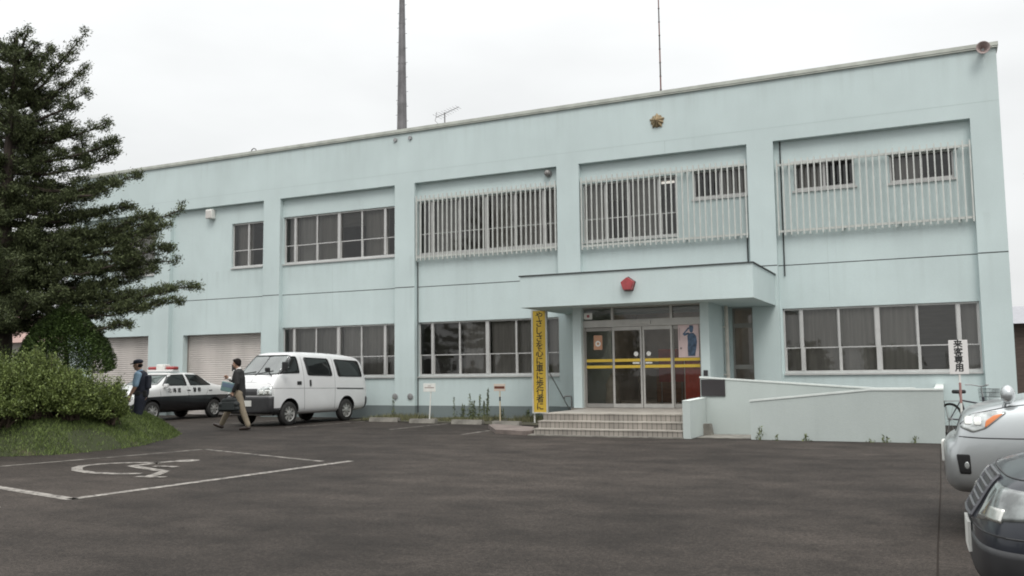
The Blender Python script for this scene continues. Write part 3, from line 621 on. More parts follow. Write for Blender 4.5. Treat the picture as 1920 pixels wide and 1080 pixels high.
# ------------------------------------------------------------------ steps, ramp
st = thing('entrance_steps', 'three beige tiled steps leading up to the glass entrance', 'steps', (-6.6, 18.7, 0))
mb = MB(); SX0, SX1 = -8.38, -4.97; rz_ = VZ/3
P(MB().box(SX0-.10, SX1+.02, 18.58, 19.5, 0, .03), 'base_slab', M['conc'], st)
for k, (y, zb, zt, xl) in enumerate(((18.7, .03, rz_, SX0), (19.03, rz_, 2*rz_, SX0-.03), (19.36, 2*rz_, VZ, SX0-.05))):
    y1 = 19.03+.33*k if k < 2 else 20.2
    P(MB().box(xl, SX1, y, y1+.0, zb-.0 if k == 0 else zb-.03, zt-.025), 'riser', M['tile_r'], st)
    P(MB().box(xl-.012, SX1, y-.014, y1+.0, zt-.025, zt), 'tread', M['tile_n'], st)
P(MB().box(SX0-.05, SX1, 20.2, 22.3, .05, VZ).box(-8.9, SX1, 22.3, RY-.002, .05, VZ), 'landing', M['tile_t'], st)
rp = thing('wheelchair_ramp', 'folded wheelchair ramp with low pale grey green parapet walls right of the steps', 'ramp', (-2.4, 19.5, 0))
P(MB().prism([(-3.6,0),(-.03,0),(-.03,.99),(-1.3,.99),(-3.6,.765)], 'xz', 18.82, 18.98), 'outer_wall', M['ramp'], rp)
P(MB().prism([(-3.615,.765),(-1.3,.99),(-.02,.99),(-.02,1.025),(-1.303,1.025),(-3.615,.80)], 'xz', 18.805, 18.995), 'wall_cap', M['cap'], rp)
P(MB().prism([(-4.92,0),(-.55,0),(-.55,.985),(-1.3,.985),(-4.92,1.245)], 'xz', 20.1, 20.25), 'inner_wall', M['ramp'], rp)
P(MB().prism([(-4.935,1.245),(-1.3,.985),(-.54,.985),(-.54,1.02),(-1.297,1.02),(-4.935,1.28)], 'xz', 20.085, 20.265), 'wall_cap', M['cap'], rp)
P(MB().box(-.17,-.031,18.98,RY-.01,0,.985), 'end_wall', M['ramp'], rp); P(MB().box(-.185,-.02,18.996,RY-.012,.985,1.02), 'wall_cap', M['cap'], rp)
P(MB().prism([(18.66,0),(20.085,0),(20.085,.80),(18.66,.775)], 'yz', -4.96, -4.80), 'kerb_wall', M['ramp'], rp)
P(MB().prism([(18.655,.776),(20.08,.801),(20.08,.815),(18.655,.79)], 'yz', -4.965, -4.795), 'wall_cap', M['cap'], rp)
P(MB().prism([(-4.75,.0),(-.2,.0),(-.2,.22),(-3.4,.02),(-4.75,.01)], 'xz', 18.985, 20.095), 'ramp_floor', M['conc'], rp); P(MB().prism([(-4.9,0),(-.2,0),(-.2,.22),(-1.4,.23),(-4.9,VZ-.01)], 'xz', 20.27, 22.0), 'ramp_floor', M['conc'], rp)
pq = P(MB().box(-4.90,-4.37,20.075,20.1,.84,1.21), 'plaque', mat('dark_bronze', (.055,.05,.052), .35, .4), rp)
P(MB().prism([(-4.86,0),(-4.62,0),(-4.66,.25),(-4.80,.25)], 'xz', 19.75, 19.98), 'concrete_foot', M['conc'], rp)
t = thing('kerb_slab', 'low reddish concrete slab on the ground left of the steps', 'slab', (-9.3, 20.1, 0))
mb = MB(); mb.prism([(-1.22,.9),(-1.3,.7),(-.2,-1.1),(.72,-1.42),(.80,-1.2),(.25,.1)], 'xy', .004, .10); mb.build('slab', M['slab'], t)
t = thing('tap_pipe', 'short bent grey tap pipe standing by the entrance wall', 'pipe', (-9.75, 24.45, 0))
mb = MB(); mb.poly_tube([(0,0,0),(0,0,.68),(-.03,0,.72),(-.2,0,.72),(-.24,0,.66)], .025, 8); mb.build('pipe', M['steel'], t)

# ------------------------------------------------------------------ signs
t = thing('banner_sign', 'tall yellow board with a vertical black Japanese slogan left of the entrance', 'sign', (-10.09, 23.0, 0))
mb = MB(); mb.box(-.19,.19,-.03,.0,.32,3.12); mb.build('board', M['yellow'], t)
mb = MB(); 
for x in (-.235, .19): mb.box(x, x+.045, -.045, .03, .29, 3.16)
mb.box(-.19,.19,-.045,.03,3.12,3.16); mb.box(-.19,.19,-.045,.03,.29,.32); mb.build('frame', M['grille'], t)
for x in (-.2, .21): MB().tube((x,.03,0), (x,.03,.4), .022).build('leg', M['white'], t)
MB().tube((.2,.05,1.5), (.42,1.5,.05), .015).build('brace', M['steel'], t)
V, F = glyphs('やさしさを心に車に歩行者に', .235, 0, True, .2085)
lettering(V, F, .0045, lambda x, y, d: (x, -.032-d, 1.72+y)).build('lettering', M['ink'], t, fix=False)
t = thing('parking_sign', 'white vertical board with black Japanese lettering on a thin post beside the ramp', 'sign', (.245, 17.5, 0))
mb = MB(); mb.rbox((0,0,1.59), (.30,.02,.59), .006); mb.build('board', mat('white_sign_enamel', (.72,.70,.68), .45), t)
mb = MB(); mb.tube((0,.015,0), (0,.015,1.3), .018, mi=0); mb.tube((0,.015,.8),(0,.015,1.15),.0205,mi=1); mb.build('post', [M['white'], mat('faded_red_paint', (.36,.2,.18), .6)], t)
V, F = glyphs('来客専用', .145, 0, True, .137)
lettering(V, F, .005, lambda x, y, d: (x, -.0115-d, 1.605+y)).build('lettering', M['ink'], t, fix=False)
t = thing('stall_sign', 'little white name board on a white post by the lower windows', 'sign', (-13.85, 23.35, 0))
mb = MB(); mb.rbox((0,0,1.0), (.42,.02,.25), .006); mb.build('board', M['white'], t); MB().tube((-.02,.02,0),(.05,.015,1.0),.02).build('post', M['white'], t); mb = MB(); mb.box(-.16,.16,-.0125,-.009,.985,1.01); mb.box(-.05,.05,-.0125,-.009,1.04,1.055); mb.build('faded_print', mat('faded_print', (.3,.22,.2), .7), t)
t = thing('stall_sign', 'little cream sign with a dark red band on a yellowed post', 'sign', (-11.40, 23.1, 0))
mb = MB(); mb.rbox((0,0,1.0), (.36,.02,.20), .006); mb.build('board', mat('cream_enamel', (.6,.5,.42), .5), t); mb = MB(); mb.tube((0,.02,0),(0,.02,1.0),.018); mb.build('post', mat('yellowed_paint', (.6,.5,.34), .6), t); mb = MB(); mb.tube((0,.018,.62),(0,.018,.74),.024); mb.build('clamp', M['black'], t); mb = MB(); mb.box(-.16,.16,-.0125,-.009,.965,1.035); mb.build('red_band', mat('dark_red_band', (.12,.035,.02), .6), t)
# wheel stops
ws_l = ['grey concrete wheel stop just behind the white van', 'concrete wheel stop in front of the little white name board', 'concrete wheel stop among the tall weeds', 'concrete wheel stop beside the reddish kerb slab']
for (x, y, w), lb in zip(((-15.1,22.85,1.0), (-13.55,22.5,.85), (-12.0,22.3,.95), (-10.6,21.9,.8)), ws_l):
    mb = MB(); mb.prism([(-.1,0),(.1,0),(.07,.12),(-.07,.12)], 'yz', -w/2, w/2)
    o = mb.build('wheel_stop', M['conc']); o.location = (x, y, .004); tag(o, lb, 'wheel stop', 'wheel stops along the wall')
# neighbours
t = thing('neighbour_house', 'dark brown clad building with pale grey metal roof past the right corner', 'building', (9.6, 56, 0))
mb = MB(); mb.box(-6.2,6,-1.4,8,0,3.7); mb.build('wall', mat('brown_cladding', (.075,.055,.045), .8, var=.2, vscale=2, vstretch=(1,1,8)), t)
mb = MB(); mb.prism([(-2.0,3.7),(8.6,3.7),(3.3,4.9)], 'yz', -7.0, 6.6); mb.build('roof', mat('pale_metal_roof', (.30,.30,.32), .6, var=.08), t)
mb = MB(); mb.box(-4.5,-2.5,-1.46,-1.4,1,2.4); w = mb.build('window', M['alu'], t); MB().box(-4.4,-2.6,-1.48,-1.461,1.1,2.3).build('pane', mat('dark_pane', (.03,.03,.03), .1), w)
t = thing('far_house', 'small white house with a faded pink red roof behind the tree', 'house', (-59.6, 44.6, 0))
mb = MB(); mb.box(-6,4.2,-2,8,0,4.0); mb.build('wall', mat('offwhite_siding', (.52,.50,.47), .8, var=.1, vscale=1), t)
mb = MB(); mb.prism([(-2.8,3.9),(8.8,3.9),(3,6.3)], 'yz', -6.6, 4.8); mb.build('roof', mat('faded_pink_roof', (.30,.19,.165), .7, var=.15, vscale=1.5), t)
mb = MB(); mb.box(1.5,3.2,-2.05,-1.99,1.2,2.5); w = mb.build('window', M['alu'], t); MB().box(1.6,3.1,-2.07,-2.051,1.3,2.4).build('pane', mat('house_pane', (.03,.03,.03), .1), w)
for k, z in enumerate((8.0, 7.8)):
    mb = MB(); pts = [(3.6+i*3, 44.6+i*.8, z+1.7+.012*(i-3)**2) for i in range(8)]; mb.poly_tube(pts, .018, 5)
    tag(mb.build('power_cable', M['black']), ['upper black power cable past the right corner of the building', 'lower black power cable past the right corner of the building'][k], 'cable', 'power cables on the right')
# ------------------------------------------------------------------ vehicles
def car_paint(name, col, metal=0., rough=.35):
    return mat(name, col, rough, metal, coat=.6, var=.03, vscale=2)
M['vanwhite'] = car_paint('van_white', (.70, .70, .70)); M['polwhite'] = car_paint('patrol_white', (.68, .68, .67)); M['polblack'] = car_paint('patrol_black', (.010, .010, .012), 0, .3)
M['silver'] = car_paint('silver_paint', (.50, .525, .53), .6, .28); M['navy'] = mat('dark_navy_paint', (.016, .019, .027), .3, 0, coat=.35, var=.03, vscale=2)
M['arch'] = mat('wheel_arch_dark', (.012, .012, .012), .9)
M['cglass'] = mat('tinted_car_glass', (.012, .014, .014), .03, spec=.6, var=.3, vscale=1.2)
M['wsglass'] = mat('windscreen_glass', (.05, .06, .056), .04, spec=1.0, coat=.8, col2=(.12,.14,.13), vscale=1.0)
M['lens'] = mat('headlamp_lens', (.45, .47, .46), .12, .45, coat=1, var=.45, vscale=14)
M['chrome'] = mat('bright_reflector', (.66, .66, .62), .2, .8)
M['amber'] = mat('amber_lens', (.62, .17, .03), .2, coat=.8); M['redlens'] = mat('red_lens', (.30, .03, .03), .25, coat=.6)
M['rim'] = mat('silver_steel_rim', (.40, .395, .38), .38, .5, var=.15, vscale=8); M['tyre'] = mat('tyre_rubber', (.022, .021, .02), .8, var=.2, vscale=10)
M['plate'] = mat('number_plate', (.70, .70, .66), .45)

def car_body(name, st, wheels, R, mats, mrow, level=2):
    """loft of half-sections with smooth surface, wheel arches cut out; returns mesh and BVH"""
    rings = []
    for x, zb, zm, zl, zr, zt, wb, wm, wl, wr in st:
        rings.append([(x,0,zb),(x,wb*.6,zb),(x,wb,zb+.03),(x,wm,zm),(x,wl,zl),(x,wr,zr),(x,wr*.86,zt-.012),(x,wr*.45,zt),(x,0,zt)])
    K = 9; v = []; f = []; mi = []
    for r in rings: v += r + [(p[0], -p[1], p[2]) for p in r[1:-1]]
    W = 2*K-2
    loop = list(range(K)) + [W-1-k for k in range(K-2)]      # left bottom..top then right top..bottom
    for i in range(len(rings)-1):
        for k in range(W):
            a, b = loop[k], loop[(k+1) % W]; f.append((i*W+a, i*W+b, (i+1)*W+b, (i+1)*W+a))
            row = min(k, W-1-k); mi.append(mrow(row, i))
    for i, rev in ((0, True), (len(rings)-1, False)):
        L = lambda k: i*W+k; Rr = lambda k: i*W+(k if k in (0, K-1) else K-1+k)
        for k in range(K-1):
            q = [L(k), L(k+1), Rr(k+1), Rr(k)]; q = [x for n, x in enumerate(q) if x not in q[:n]]
            f.append(tuple(q[::-1] if rev else q)); mi.append(mrow(k, i))
    me = bpy.data.meshes.new(name); me.from_pydata(v, [], f); 
    for m in mats: me.materials.append(m)
    me.polygons.foreach_set('material_index', mi)
    bm = bmesh.new(); bm.from_mesh(me); bmesh.ops.recalc_face_normals(bm, faces=bm.faces[:]); bm.to_mesh(me); bm.free()
    o = bpy.data.objects.new('tmp', me); COL.objects.link(o); s = o.modifiers.new('s', 'SUBSURF'); s.levels = level; s.render_levels = level
    me = evaluated(o, name)
    o = bpy.data.objects.new('tmp', me); COL.objects.link(o); cuts = []
    for x in wheels:
        for sgn in (1, -1):
            c = MB(); c.lathe([(R,0),(R,.5)], (x, .52 if sgn > 0 else -1.02, R*.93), 'y', 32, cap=True); cm = c.mesh('cut'); cm.materials.append(M['arch']); co = bpy.data.objects.new('cut', cm); COL.objects.link(co); cuts.append(co)
            b = o.modifiers.new('b', 'BOOLEAN'); b.operation = 'DIFFERENCE'; b.solver = 'EXACT'; b.object = co
            if hasattr(b, 'material_mode'): b.material_mode = 'TRANSFER'
    me = evaluated(o, name)
    for c in cuts: d = c.data; bpy.data.objects.remove(c); bpy.data.meshes.remove(d)
    me.polygons.foreach_set('use_smooth', [True]*len(me.polygons))
    bm = bmesh.new(); bm.from_mesh(me)
    bmesh.ops.remove_doubles(bm, verts=bm.verts[:], dist=1e-5); bm.normal_update()
    bvh = BVHTree.FromBMesh(bm)
    for e in bm.edges: 
        if len(e.link_faces) == 2 and e.calc_face_angle(0) > .7: e.smooth = False
    bm.to_mesh(me); bm.free()
    return me, bvh

DIRS = {'L': lambda u, z: (Vector((u, 3, z)), Vector((0,-1,0))), 'R': lambda u, z: (Vector((u, -3, z)), Vector((0,1,0))), 'F': lambda u, z: (Vector((5, u, z)), Vector((-1,0,0))), 'B': lambda u, z: (Vector((-5, u, z)), Vector((1,0,0))), 'T': lambda u, z: (Vector((u, z, 4)), Vector((0,0,-1))),
        'C': lambda u, z: (Vector((3-.0, 3, z))+Vector((-1,1,0)).normalized()*(-u), Vector((-1,-1,0)).normalized())}
def polar(px): return lambda u, z: (Vector((px+4*math.cos(u), 4*math.sin(u), z)), Vector((-math.cos(u), -math.sin(u), 0)))
def cast(bvh, ax, u, z):
    o, d = (ax if callable(ax) else DIRS[ax])(u, z); h = bvh.ray_cast(o, d)
    if h[0] is None:
        n = bvh.find_nearest(o+d*3); return n[0], n[1]
    return h[0], h[1]
def roundpoly(pts, r, n=4):
    out = []; k = len(pts)
    for i in range(k):
        p0, p, p1 = (Vector(pts[(i+j) % k]) for j in (-1, 0, 1))
        a = p+(p0-p).normalized()*min(r, (p0-p).length*.45); b = p+(p1-p).normalized()*min(r, (p1-p).length*.45)
        for t in np.linspace(0, 1, n): out.append(tuple((1-t)**2*a+2*t*(1-t)*p+t*t*b))
    return out
def patch(mb, bvh, ax, pts, off=.006, r=.0, mi=0, step=.06, drop=.02):
    pts = roundpoly(pts, r) if r else pts; P = []
    for a, b in zip(pts, list(pts[1:])+[pts[0]]):
        a, b = Vector(a), Vector(b); n = max(1, int((b-a).length/step)); P += [a+(b-a)*k/n for k in range(n)]
    c = sum(P, Vector((0, 0)))/len(P); n = len(P); V = []
    for s, o in ((1, -drop), (1, off), (.8, off), (.55, off), (.28, off)):
        for p in P:
            q = c+(p-c)*s; h, nn = cast(bvh, ax, q.x, q.y); V.append(h+nn*o)
    h, nn = cast(bvh, ax, c.x, c.y); V.append(h+nn*off)
    F = [(j*n+k, j*n+(k+1) % n, (j+1)*n+(k+1) % n, (j+1)*n+k) for j in range(4) for k in range(n)] + [(4*n+k, 4*n+(k+1) % n, 5*n) for k in range(n)]
    mb.add(V, F, mi); return mb
def grid(mb, bvh, ax, g, nu=24, nv=8, off=.006, mi=0, drop=.02):
    """raised panel following the body; g(s, t) gives the ray's (u, z)"""
    V = []; W = nu+1
    for j in range(nv+1):
        for i in range(nu+1):
            h, n = cast(bvh, ax, *g(i/nu, j/nv)); V.append(h+n*off)
    F = [(j*W+i, j*W+i+1, (j+1)*W+i+1, (j+1)*W+i) for j in range(nv) for i in range(nu)]
    rim = [i for i in range(nu)]+[j*W+nu for j in range(nv)]+[nv*W+i for i in range(nu, 0, -1)]+[j*W for j in range(nv, 0, -1)]
    b = len(V)
    for r in rim: j, i = divmod(r, W); h, n = cast(bvh, ax, *g(i/nu, j/nv)); V.append(h-n*drop)
    k = len(rim); F += [(rim[a], b+a, b+(a+1) % k, rim[(a+1) % k]) for a in range(k)]
    return mb.add(V, F, mi)
def lerp(a, b, t): return a+(b-a)*t
def trap(ul, zl, uh, zh): return lambda s, t: (lerp(-1, 1, s)*lerp(ul, uh, t), lerp(zl, zh, t))
D_ = math.radians
def gaps(parent, bvh, lines, r=.005, m='black', off=0.):
    for ax, pts in lines: mb = MB(); seam(mb, bvh, ax, pts, r, off=off, step=.04); mb.build('panel_gap', M[m], parent)
def seam(mb, bvh, ax, pts, r=.005, mi=0, step=.07, off=0.):
    Q = []
    for a, b in zip(pts, pts[1:]):
        a, b = Vector(a), Vector(b); n = max(1, int((b-a).length/step)); Q += [a+(b-a)*k/n for k in range(n)]
    Q.append(Vector(pts[-1])); H = []
    for q in Q: h, nn = cast(bvh, ax, q.x, q.y); H.append(h+nn*off)
    mb.poly_tube(H, r, 5, mi); return mb
def surf_text(txt, size, bold, bvh, ax, c, sx, off=.004):
    V, F = glyphs(txt, size)
    mb = MB()
    for k, (dx, dy) in enumerate(BOLD):
        out = []
        for x, y in V:
            h, n = cast(bvh, ax, c[0]+sx*(x+dx*bold), c[1]+y+dy*bold); out.append(h+n*(off+k*.0004))
        mb.add(out, F)
    return mb

def wheel(parent, x, y, R, w=.19, style='steel'):
    s = 1 if y > 0 else -1; yo = y
    mb = MB(); mb.lathe([(R*.62,-w/2),(R*.90,-w/2),(R*.985,-w*.36),(R,-w*.2),(R,w*.2),(R*.985,w*.36),(R*.90,w/2),(R*.62,w/2)], (0,0,0), 'y', 32)
    o = mb.build('wheel', M['tyre'], parent, smooth=True); o.location = (x, yo, R)
    mb = MB(); f = s*w/2
    mb.lathe([(R*.65,f*.8),(R*.63,f*1.02),(R*.60,f*.95),(R*.57,f*.55)], (0,0,0), 'y', 32); mb.lathe([(R*.57,f*.5),(0,f*.5)], (0,0,0), 'y', 24, 1)
    mb.lathe([(R*.22,f*.55),(R*.2,f*.95),(R*.12,f*1.0),(0,f*1.0)], (0,0,0), 'y', 20)
    n = 8 if style == 'steel' else 5
    for k in range(n):
        a = 2*PI*k/n; c, q = math.cos(a), math.sin(a); hw = R*(.12 if style == 'steel' else .1)
        P_ = lambda rad, side, yy: (c*rad-q*side, yy, q*rad+c*side)
        mb.add([P_(R*.17,-hw*.6,f*.86),P_(R*.17,hw*.6,f*.86),P_(R*.58,hw,f*.80),P_(R*.58,-hw,f*.80),P_(R*.17,-hw*.6,f*.5),P_(R*.17,hw*.6,f*.5),P_(R*.58,hw,f*.5),P_(R*.58,-hw,f*.5)], [(0,1,2,3),(0,4,5,1),(1,5,6,2),(2,6,7,3),(3,7,4,0)])
    mb.build('rim', [M['rim'], M['arch']], o, smooth=False)

# ---- white van
van = thing('van', 'white delivery van with dark windows parked nose out before the building', 'van', (-17.45, 21.75, .004), math.radians(-91.5))
VS = [(2.13,.36,.55,.82,.90,.96,.64,.70,.69,.60),(2.09,.33,.58,.92,1.00,1.05,.76,.815,.80,.70),(2.00,.30,.6,1.04,1.16,1.21,.80,.835,.825,.73),(1.86,.29,.6,1.22,1.34,1.385,.82,.845,.835,.74),(1.66,.28,.6,1.32,1.45,1.49,.825,.845,.84,.735),
      (1.14,.28,.6,1.40,1.90,2.03,.83,.848,.842,.70),(.98,.28,.6,1.40,1.95,2.085,.83,.848,.842,.70),(.2,.28,.6,1.40,1.96,2.09,.83,.848,.842,.70),(-1.2,.28,.6,1.38,1.92,2.05,.83,.848,.842,.70),(-2.0,.28,.6,1.36,1.86,1.985,.83,.845,.84,.70),(-2.2,.30,.6,1.34,1.72,1.88,.82,.84,.83,.70),(-2.33,.36,.62,1.15,1.35,1.5,.78,.82,.80,.70),(-2.36,.42,.64,1.0,1.15,1.25,.72,.76,.74,.62)]
me, vb = car_body('body', VS, (1.33, -1.27), .40, [M['vanwhite'], M['dark']], lambda r, i: 0)
body = link('body', me, None, van)
for x in (1.33, -1.27):
    for y in (.74, -.74): wheel(van, x, y, .335)
L_ = [('side_window', [(1.50,1.945),(.93,1.935),(.90,1.47),(1.87,1.455),(1.82,1.50)], .05), ('side_window', [(.64,1.915),(-.47,1.885),(-.59,1.375),(.545,1.405)], .07), ('side_window', [(-.75,1.87),(-1.98,1.825),(-2.07,1.34),(-.86,1.36)], .07)]
for nm, pl, r in L_:
    for ax in ('L', 'R'):
        mb = MB(); patch(mb, vb, ax, [( (Vector(p)-Vector((sum(q[0] for q in pl)/len(pl), sum(q[1] for q in pl)/len(pl))))*1.0+Vector((sum(q[0] for q in pl)/len(pl), sum(q[1] for q in pl)/len(pl))) ) for p in pl], .004, r); w = mb.build(nm, M['cglass'], van, smooth=True)
        c = Vector((sum(q[0] for q in pl)/len(pl), sum(q[1] for q in pl)/len(pl))); rp_ = roundpoly(pl, r); mb = MB(); seam(mb, vb, ax, list(rp_)+[rp_[0]], .012, off=.002); mb.build('window_rubber', M['black'], w)
wsp = [(-.62,1.98),(.62,1.98),(.745,1.47),(.60,1.43),(-.60,1.43),(-.745,1.47)]
mb = MB(); grid(mb, vb, 'F', trap(.735, 1.43, .625, 1.985), 24, 10, .004); w = mb.build('windscreen', M['wsglass'], van, smooth=True)
mb = MB(); rp_ = roundpoly(wsp, .06); seam(mb, vb, 'F', list(rp_)+[rp_[0]], .012, off=.002); seam(mb, vb, 'F', [(-.55,1.455),(-.1,1.51)], .009, off=.015); seam(mb, vb, 'F', [(.05,1.45),(.5,1.53)], .009, off=.015); mb.build('wipers', M['black'], w)
mb = MB(); patch(mb, vb, 'B', [(-.6,1.8),(.6,1.8),(.66,1.35),(-.66,1.35)], .004, .05); mb.build('rear_window', M['cglass'], van, smooth=True)
VP = polar(1.2)
mb = MB(); grid(mb, vb, VP, lambda s, t: (lerp(D_(-46.5), D_(46.5), s), lerp(.36, .83, t)), 60, 8, .016)
for q in (1, -1): grid(mb, vb, VP, lambda s, t: (q*lerp(D_(46), D_(58), s), lerp(.30, .51, t)), 8, 4, .012)
mb.build('front_bumper', M['dark'], van, smooth=True)
mb = MB(); grid(mb, vb, VP, lambda s, t: (lerp(D_(-21), D_(21), s), lerp(.86, 1.04, t)), 24, 5, .010); mb.build('front_grille', M['dark'], van)
mb = MB(); grid(mb, vb, 'F', trap(.17, .56, .17, .72), 6, 2, .03, drop=-.01); mb.build('number_plate', M['plate'], van)
for s in (1, -1):
    mb = MB(); grid(mb, vb, VP, lambda u, t: (s*lerp(D_(22), D_(44), u), lerp(.855, lerp(1.02, 1.10, min(1, u*2.2)), t)), 20, 6, .012); h = mb.build('headlight', M['lens'], van, smooth=True)
    for a0, a1 in ((25, 32), (34, 41)):
        mb = MB(); grid(mb, vb, VP, lambda u, t: (s*lerp(D_(a0), D_(a1), u), lerp(.89, 1.0, t)), 8, 5, .017); mb.build('reflector', M['chrome'], h, smooth=True)
    mb = MB(); patch(mb, vb, 'L' if s > 0 else 'R', [(-2.22,.72),(-2.36,.72),(-2.36,.36),(-2.20,.36)], .02, .02); mb.build('rear_bumper_corner', M['dark'], van, smooth=True)
M['vgap'] = mat('panel_gap_grey', (.16,.16,.16), .8)
gaps(van, vb, [(ax, l) for ax in ('L','R') for l in ([(2.02,1.055),(-2.1,.985)], [(.75,1.93),(.72,1.2),(.70,.42)], [(1.98,1.40),(2.0,.86)], [(-.66,1.92),(-.70,1.3),(-.68,.42)])], .0055, 'vgap')
mb = MB(); patch(mb, vb, 'L', [(1.02,1.235),(.84,1.235),(.84,1.135),(1.02,1.135)], .012, .015); mb.build('door_handle', M['black'], van); mb = MB(); patch(mb, vb, 'L', [(.48,1.27),(.41,1.27),(.41,1.09),(.48,1.09)], .014, .015); mb.build('door_handle', M['black'], van)
mb = MB(); patch(mb, vb, 'L', [(-.77,1.022),(-2.12,.985),(-2.12,.955),(-.77,.99)], .008, .0); mb.build('slide_rail', M['black'], van)
mb = MB(); mb.rbox((1.72,.98,1.66), (.09,.17,.25), .03); mb.tube((1.70,.80,1.45),(1.72,.95,1.56),.02); mb.build('wing_mirror', M['black'], van); mb = MB(); mb.rbox((1.72,-.88,1.64), (.09,.15,.22), .03); mb.tube((1.70,-.78,1.45),(1.72,-.86,1.56),.02); mb.build('wing_mirror', M['black'], van)
mb = MB(); mb.rbox((1.88,.50,1.57), (.09,.15,.12), .03); mb.tube((1.80,.60,1.36),(1.86,.52,1.52),.016); mb.build('under_mirror', M['black'], van)

# ---- patrol car
pol = thing('patrol_car', 'black and white police car with a red roof light bar outside the shutter', 'police car', (-23.36, 22.2, .004), math.radians(-88))
PS = [(2.04,.34,.50,.62,.66,.70,.62,.66,.65,.56),(1.99,.28,.60,.74,.80,.83,.72,.76,.75,.66),(1.82,.25,.84,.92,.97,.99,.76,.80,.79,.70),(1.25,.25,.84,1.02,1.08,1.11,.78,.82,.80,.71),(.98,.25,.84,1.07,1.125,1.16,.78,.82,.80,.70),
      (.42,.25,.84,1.09,1.46,1.525,.78,.82,.80,.60),(.1,.25,.84,1.09,1.49,1.555,.78,.82,.80,.60),(-.70,.25,.84,1.09,1.47,1.55,.78,.82,.80,.60),(-.92,.25,.84,1.09,1.44,1.51,.78,.82,.80,.60),(-1.52,.25,.84,1.07,1.13,1.165,.78,.82,.80,.68),(-2.0,.27,.84,1.04,1.09,1.115,.77,.81,.79,.70),(-2.42,.30,.82,.98,1.03,1.05,.74,.78,.76,.68),(-2.5,.36,.66,.85,.9,.93,.66,.72,.7,.6)]
me, pb = car_body('body', PS, (1.25, -1.53), .36, [M['polwhite'], M['polblack']], lambda r, i: 1 if r <= 2 else 0)
link('body', me, None, pol)
for x in (1.25, -1.53):
    for y in (.70, -.70): wheel(pol, x, y, .315, .18)
for ax in ('L', 'R'):
    for nm, pl in (('side_window', [(.44,1.46),(-.21,1.475),(-.22,1.115),(.83,1.125)]), ('side_window', [(-.30,1.475),(-.90,1.455),(-1.36,1.115),(-.38,1.115)])):
        mb = MB(); patch(mb, pb, ax, pl, .004, .03); w = mb.build(nm, M['cglass'], pol, smooth=True); rp_ = roundpoly(pl, .03); mb = MB(); seam(mb, pb, ax, list(rp_)+[rp_[0]], .009, off=.002); mb.build('window_rubber', M['black'], w)
mb = MB(); grid(mb, pb, 'F', trap(.67, 1.155, .53, 1.475), 24, 8, .004); w = mb.build('windscreen', M['wsglass'], pol, smooth=True); mb = MB(); seam(mb, pb, 'F', [(-.52,1.47),(.52,1.47),(.66,1.15),(-.66,1.15),(-.52,1.47)], .009); mb.build('window_rubber', M['black'], w)
mb = MB(); grid(mb, pb, 'B', trap(.62, 1.18, .5, 1.46), 24, 8, .004); mb.build('rear_window', M['cglass'], pol, smooth=True)
for s in (1, -1):
    mb = MB(); patch(mb, pb, 'F', [(s*.40,.70),(s*.70,.70),(s*.70,.84),(s*.40,.84)], .01, .02); mb.build('headlight', M['lens'], pol, smooth=True)
    mb = MB(); patch(mb, pb, 'B', [(s*.42,.82),(s*.72,.82),(s*.72,.95),(s*.42,.95)], .01, .02); mb.build('tail_light', M['redlens'], pol, smooth=True)
    mb = MB(); mb.rbox((.80,s*.88,1.12), (.10,.16,.12), .03); mb.tube((.78,s*.76,1.08),(.79,s*.84,1.1),.018); mb.build('wing_mirror', M['polwhite'], pol)
gaps(pol, pb, [('L', [(.98,1.0),(.86,.36)]), ('L', [(-.26,1.09),(-.30,.36)]), ('L', [(-1.2,1.0),(-1.05,.7)])], .004)
for x0, z0 in ((-.20,.97), (-1.22,.95)): mb = MB(); patch(mb, pb, 'L', [(x0,z0),(x0-.15,z0),(x0-.15,z0-.03),(x0,z0-.03)], .012, .008); mb.build('door_handle', M['black'], pol)
surf_text('北 海 道', .165, .004, pb, 'L', (.36,.955), -1).build('lettering', M['ink'], pol, fix=False); surf_text('警 察', .165, .004, pb, 'L', (-.66,.955), -1).build('lettering', M['ink'], pol, fix=False)
mb = MB(); mb.rbox((.05,0,1.60), (.34,1.10,.07), .02); lb = mb.build('light_bar', M['polwhite'], pol)
for s in (1, -1): mb = MB(); mb.rbox((.05,s*.385,1.685), (.26,.36,.12), .045); mb.build('red_dome', M['redlens'], lb, smooth=True)
mb = MB(); mb.rbox((.05,0,1.72), (.28,.36,.19), .03); mb.build('speaker_box', M['white'], lb)

# ---- silver off-roader, front corner in view
suv = thing('off_road_car', 'silver off road car with amber indicator and a stalk mirror on its wing', 'car', (2.38, 9.20, .004), math.radians(178))
SS = [(2.40,.44,.56,.70,.74,.76,.60,.68,.66,.54),(2.37,.39,.57,.765,.79,.805,.76,.84,.82,.68),(2.30,.345,.60,.79,.81,.822,.84,.90,.87,.72),(2.265,.34,.61,.90,.95,.97,.85,.905,.875,.735),(2.22,.338,.62,.965,1.01,1.035,.86,.912,.88,.75),(2.12,.335,.62,1.0,1.04,1.07,.87,.92,.885,.76),
      (1.98,.34,.64,1.03,1.075,1.11,.88,.935,.90,.78),(1.60,.42,.68,1.085,1.145,1.20,.89,.935,.90,.79),(1.0,.44,.68,1.12,1.19,1.26,.88,.935,.91,.78),
      (.2,.44,.68,1.16,1.60,1.72,.88,.935,.91,.68),(-.2,.44,.68,1.17,1.64,1.77,.88,.935,.91,.68),(-1.6,.44,.68,1.17,1.62,1.75,.88,.935,.91,.68),(-2.1,.46,.68,1.15,1.45,1.6,.86,.92,.89,.68),(-2.3,.50,.7,1.05,1.2,1.3,.80,.86,.84,.66)]
